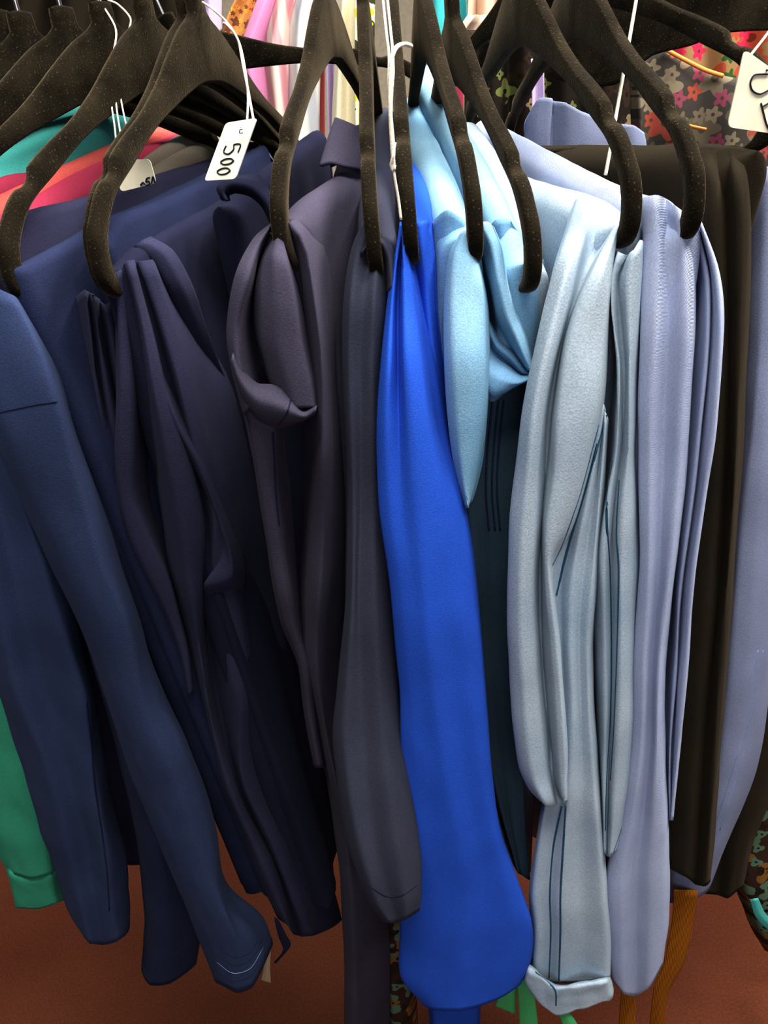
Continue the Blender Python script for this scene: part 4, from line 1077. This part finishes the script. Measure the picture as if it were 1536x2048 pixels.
tag(cloth('printed_skirt', M['dusk'], None, [
    [(758, 1820, 3), (762, 1930), (770, 2070)],
    [(772, 1820, 0), (780, 1930), (790, 2070)],
    [(800, 1820, .5), (812, 1930), (822, 2070)],
    [(816, 1820, 3), (828, 1930), (838, 2070)],
], [(1800, -.12), (2100, -.12)], rows=24, amp=.002), 'dark leaf print skirt glimpsed between the slate and royal blue hems', 'skirt')

# ------------------------------------------------------------------ clothes on the rail behind
def back(name, label, cat, mat, rails, Y, **kw):
    o = cloth(name, mat, None, rails, [(0, Y), (400, Y)], rows=54, amp=.003, sc=9, tail=.42, **kw)
    return tag(o, label, cat, 'clothes on the rail behind')
def panel(xs, y0, y1, slant=0, depth=2.5):
    """vertical folds at the given picture columns"""
    return [[(x, y0, (depth if k % 2 else 0)), (x + slant * .5, (y0 + y1) / 2), (x + slant, y1)] for k, x in enumerate(xs)]
back('blouse', 'lilac blouse at the top left, behind the khaki ridges', 'blouse', M['lilac'], panel([360, 390, 420, 448], -60, 330, -10), .62, seed=70)
back('blouse', 'mustard printed blouse behind the 500 tag string', 'blouse', M['mustard'], [[(505, -60, 0), (462, 20), (430, 120), (420, 330)], [(525, -60, 2), (490, 20), (455, 120), (450, 330)], [(540, -60, 0), (512, 20), (480, 120), (475, 330)], [(556, -60, 3), (530, 20), (500, 120), (500, 330)]], .60, seed=71)
back('blouse', 'orchid pink blouse behind the left hanger arms', 'blouse', M['pink'], [[(540, -60, 3), (500, 40), (478, 110), (490, 200), (505, 330)], [(556, -60, 0), (515, 40), (492, 110), (510, 200), (520, 330)], [(575, -60, 1), (540, 40), (520, 110), (535, 200), (545, 330)], [(590, -60, 3), (556, 40), (545, 110), (560, 200), (565, 330)]], .57, seed=72)
back('blouse', 'cream and pink striped blouse next to the pink one', 'blouse', M['cream'], [[(570, -60, 3), (542, 40), (532, 110), (540, 200), (545, 330)], [(590, -60, 0), (556, 40), (550, 110), (556, 200), (562, 330)], [(605, -60, 1.5), (575, 40), (568, 110), (575, 200), (580, 330)], [(620, -60, 3), (595, 40), (590, 110), (592, 200), (596, 330)]], .54, seed=73)
back('blouse', 'white and grey striped blouse left of the bent hanger arm', 'blouse', M['white'], [[(610, -60, 3), (582, 40), (578, 110), (580, 330)], [(622, -60, 0), (598, 40), (594, 110), (596, 330)], [(640, -60, 1), (616, 40), (612, 110), (614, 330)], [(655, -60, 3), (640, 40), (640, 110), (642, 330)]], .52, seed=74)
back('blouse', 'coral edged blouse, a thin strip beside the bent hanger arm', 'blouse', M['coral'], panel([612, 622, 634, 646], -60, 330, 6), .56, seed=75)
back('blouse', 'lilac pink blouse, a thin strip right of the bent hanger arm', 'blouse', M['lilac'], panel([652, 664, 676, 690], -60, 330, 6), .55, seed=76)
back('blouse', 'ivory blouse hanging in the gap right of the bent hanger arm', 'blouse', M['ivory'], [[(676, -60, 3), (672, 60), (664, 330)], [(690, -60, 0), (682, 60), (676, 330)], [(706, -60, 1.6), (698, 60), (696, 330)], [(722, -60, 0), (716, 60), (716, 330)], [(740, -60, 3), (734, 60), (732, 330)]], .50, seed=77)
back('blouse', 'ivory blouse with lime print, narrow strip left of the edge on hanger', 'blouse', M['limeprint'], panel([712, 724, 736, 750], -60, 330, 0), .47, seed=78)
back('dress', 'bright teal satin dress in the gap under the hanger hub', 'dress', M['cyan'], panel([828, 850, 872, 900, 930], -60, 330, 10), .60, seed=79)
back('blouse', 'taupe printed blouse crossing in front of the teal satin dress', 'blouse', M['taupe'], [[(936, 30, 2), (905, 70), (872, 112), (866, 330)], [(950, 30, 0), (922, 72), (896, 120), (890, 330)], [(962, 30, 1.5), (940, 75), (920, 125), (915, 330)], [(980, 30, 0), (962, 75), (946, 125), (940, 330)]], .52, seed=80)
back('blouse', 'raspberry blouse, small patch under the taupe one', 'blouse', M['crimson'], panel([884, 896, 908, 920], 132, 340, 4), .46, seed=81)
back('blouse', 'peach blouse at the top between two hanger arms', 'blouse', M['peach'], panel([936, 955, 975, 995, 1015], -60, 330, -10), .56, seed=82)
dpb = back('blouse', 'dark printed blouse seen between the hanger arms right of centre', 'blouse', M['darkprint'], panel([925, 955, 985, 1015, 1050, 1090, 1130, 1170, 1215, 1260], 60, 420, 4, 3.5), .40, seed=83)
back('blouse', 'tan rose print blouse near the white tag at upper right', 'blouse', M['rose'], panel([1290, 1330, 1370, 1410, 1450, 1490, 1540, 1600], 40, 420, 6, 2), .45, seed=84)
sq = []
for cy in (152, 169):
    sq.append(tube_data([at(1178 + 6 * math.cos(a * math.pi / 8), cy + 6 * math.sin(a * math.pi / 8), .392) for a in range(17)], .0011, 6))
V, Fc = join_data(sq)
mesh('print', V, Fc, M['peach'], dpb)
fl = thing('blouse', 'grey blouse with pink and cream flowers at upper right', 'blouse', at(1380, 200, .34), 'clothes on the rail behind')
cloth('body', M['floral'], fl, [
    [(1258, 140, 3), (1262, 230), (1266, 330)],
    [(1276, 118, 0), (1280, 220), (1284, 330)],
    [(1296, 106, .8), (1296, 220), (1300, 330)],
    [(1330, 98, 0), (1350, 210), (1352, 330)],
    [(1390, 128, .9), (1400, 220), (1404, 330)],
    [(1450, 152, 0), (1456, 230), (1460, 330)],
    [(1520, 165, 1), (1524, 240), (1530, 330)],
    [(1600, 180, 2), (1600, 250), (1600, 330)],
], [(0, .34), (400, .34)], rows=54, amp=.002, sc=12, seed=85, tail=.42)
V, Fc = tube_data(resample([at(*q) for q in ((1328, 97, .335), (1370, 120, .335), (1410, 140, .335), (1446, 152, .335))], 30), .0025, 8)
mesh('piping', V, Fc, M['pipe'], fl)
V, Fc = tube_data(resample([at(*q) for q in ((1306, 212, .325), (1340, 236, .325), (1380, 252, .325), (1412, 259, .325))], 30), .002, 8)
mesh('piping', V, Fc, M['pipe'], fl)

back('jacket', 'dark brown jacket at the top left behind the row of hanger hubs', 'jacket', M['black'], panel([-60, -10, 40, 90, 140, 190, 240, 290, 340, 372], -60, 330, 0, 4), .66, seed=88)
back('blouse', 'orchid lilac blouse, a small patch between the hanger arms right of centre', 'blouse', M['lilac'], panel([1060, 1074, 1088], 118, 230, 2, 1), .36, seed=89)
# black jacket shoulders behind at top right, its sloping hanger arm
bk = thing('jacket', 'black jacket shoulder spreading behind the two right hanger arms', 'jacket', at(1300, 100, .22), 'clothes on the rail behind')
cloth('shoulder', M['velvet'], bk, [
    [(1080, -60, 3), (1090, 80), (1096, 150)],
    [(1150, -60, 0), (1150, 80), (1150, 170)],
    [(1210, -60, 0), (1215, 80), (1230, 170)],
    [(1290, -60, 0), (1300, 40), (1304, 112)],
    [(1350, -60, 0), (1370, 30), (1380, 92)],
    [(1440, -60, 0), (1445, 20), (1450, 66)],
    [(1560, -60, 3), (1560, 10), (1560, 60)],
], [(0, .22), (400, .22)], rows=24, amp=.001, seed=86)

# ------------------------------------------------------------------ room and rack
def box(name, a, b, mat, parent=None):
    x0, y0, z0 = a; x1, y1, z1 = b
    V = [Vector(p) for p in ((x0, y0, z0), (x1, y0, z0), (x1, y1, z0), (x0, y1, z0), (x0, y0, z1), (x1, y0, z1), (x1, y1, z1), (x0, y1, z1))]
    return mesh(name, V, [(0, 3, 2, 1), (4, 5, 6, 7), (0, 1, 5, 4), (1, 2, 6, 5), (2, 3, 7, 6), (3, 0, 4, 7)], mat, parent, smooth=False)

def carpet():
    m, nt, b = nodes('red_brown_carpet')
    tc = N(nt, 'ShaderNodeTexCoord')
    n1 = N(nt, 'ShaderNodeTexNoise'); n1.inputs['Scale'].default_value = 3; n1.inputs['Detail'].default_value = 4
    n2 = N(nt, 'ShaderNodeTexNoise'); n2.inputs['Scale'].default_value = 260; n2.inputs['Detail'].default_value = 3
    for n in (n1, n2): nt.links.new(tc.outputs['Object'], n.inputs['Vector'])
    c1 = ramp(nt, n1.outputs['Fac'], [(0.3, srgb(94, 50, 35)), (0.7, srgb(110, 64, 46))])
    mx = N(nt, 'ShaderNodeMix', data_type='RGBA', blend_type='MULTIPLY'); mx.inputs[0].default_value = .6
    nt.links.new(c1, mx.inputs[6]); nt.links.new(ramp(nt, n2.outputs['Fac'], [(0.3, (.6, .6, .6)), (0.7, (1.2, 1.2, 1.2))]), mx.inputs[7])
    nt.links.new(mx.outputs[2], b.inputs['Base Color']); b.inputs['Roughness'].default_value = .95; b.inputs['Specular IOR Level'].default_value = .1
    bp = N(nt, 'ShaderNodeBump'); bp.inputs['Strength'].default_value = .5; bp.inputs['Distance'].default_value = .003
    nt.links.new(n2.outputs['Fac'], bp.inputs['Height']); nt.links.new(bp.outputs['Normal'], b.inputs['Normal'])
    return m
fl_ = box('floor', (-3, -3, -.05), (3, 3, 0), carpet()); fl_['kind'] = 'structure'
w = box('wall_back', (-3, 3, 0), (3, 3.1, 2.9), plain('cream_wall', srgb(206, 196, 178), .8)); w['kind'] = 'structure'

rk = thing('garment_rack', 'steel garment rail that carries all the hangers, just above the picture', 'clothes rack', (0, 0, 0))
V, Fc = tube_data([Vector((-1.1 + 2.2 * i / 20, 0, 1.6065)) for i in range(21)], .0125, 16)
mesh('rail', V, Fc, M['chrome'], rk)
V, Fc = tube_data([Vector((-1.1 + 2.2 * i / 20, .097, 1.6405)) for i in range(21)], .0125, 16)
mesh('rail', V, Fc, M['chrome'], rk)
for x in (-1.1, 1.1):
    V, Fc = tube_data([Vector((x, 0, 0.02 + 1.6 * i / 10)) for i in range(11)], .0125, 16)
    mesh('post', V, Fc, M['chrome'], rk)
    box('foot', (x - .02, -.25, 0), (x + .02, .25, .03), M['chrome'], rk)

rk = thing('garment_rack', 'second steel garment rail further back that carries the blouses, above the picture', 'clothes rack', (0, .52, 0))
V, Fc = tube_data([Vector((-1.5 + 3 * i / 20, .52, 1.76)) for i in range(21)], .0125, 16)
mesh('rail', V, Fc, M['chrome'], rk)
for x in (-1.5, 1.5):
    V, Fc = tube_data([Vector((x, .52, .02 + 1.74 * i / 10)) for i in range(11)], .0125, 16)
    mesh('post', V, Fc, M['chrome'], rk)
    box('foot', (x - .02, .25, 0), (x + .02, .8, .03), M['chrome'], rk)

# ------------------------------------------------------------------ light
def area(name, loc, look, size, power, col, sy=None):
    l = bpy.data.lights.new(name, 'AREA'); l.energy = power; l.color = col; l.size = size
    if sy: l.shape = 'RECTANGLE'; l.size_y = sy
    o = bpy.data.objects.new(name, l); COL.objects.link(o); o.location = loc
    d = Vector(look) - Vector(loc); o.rotation_euler = d.to_track_quat('-Z', 'Y').to_euler()
    return o
area('ceiling_light', (0.3, -0.75, 2.75), (0.1, 0.0, 1.0), 1.6, 57, (1, .95, .86), .35)
area('ceiling_light', (0.6, 0.35, 2.75), (0.15, 0.0, 1.3), 1.6, 105, (1, .94, .84), .35)
area('front_light', (0.5, -2.5, 1.9), (0, 0, .6), 1.8, 20, (.95, .97, 1.0), 1.4)  # unseen light from in front, added to brighten the lower legs
W = bpy.data.worlds.new('room_light'); SC.world = W; W.use_nodes = True
bg = W.node_tree.nodes['Background']; bg.inputs['Color'].default_value = (.9, .92, 1.0, 1); bg.inputs['Strength'].default_value = .05

cd = bpy.data.cameras.new('camera'); cam = bpy.data.objects.new('camera', cd); COL.objects.link(cam)
cd.sensor_fit = 'VERTICAL'; cd.sensor_height = 36.0; cd.lens = F / 2048 * 36.0; cd.clip_start = .02
# camera axes in the world: right, up, back
right = Vector((Xc.x, Yc.x, Zc.x)); down = Vector((Xc.y, Yc.y, Zc.y)); fwd = Vector((Xc.z, Yc.z, Zc.z))
mw = Matrix((right, -down, -fwd)).transposed().to_4x4(); mw.translation = CAM
cam.matrix_world = mw
SC.camera = cam
SC.view_settings.view_transform = 'Standard'
SC.view_settings.look = 'None'
SC.view_settings.exposure = 0.2
SC.view_settings.gamma = 0.87
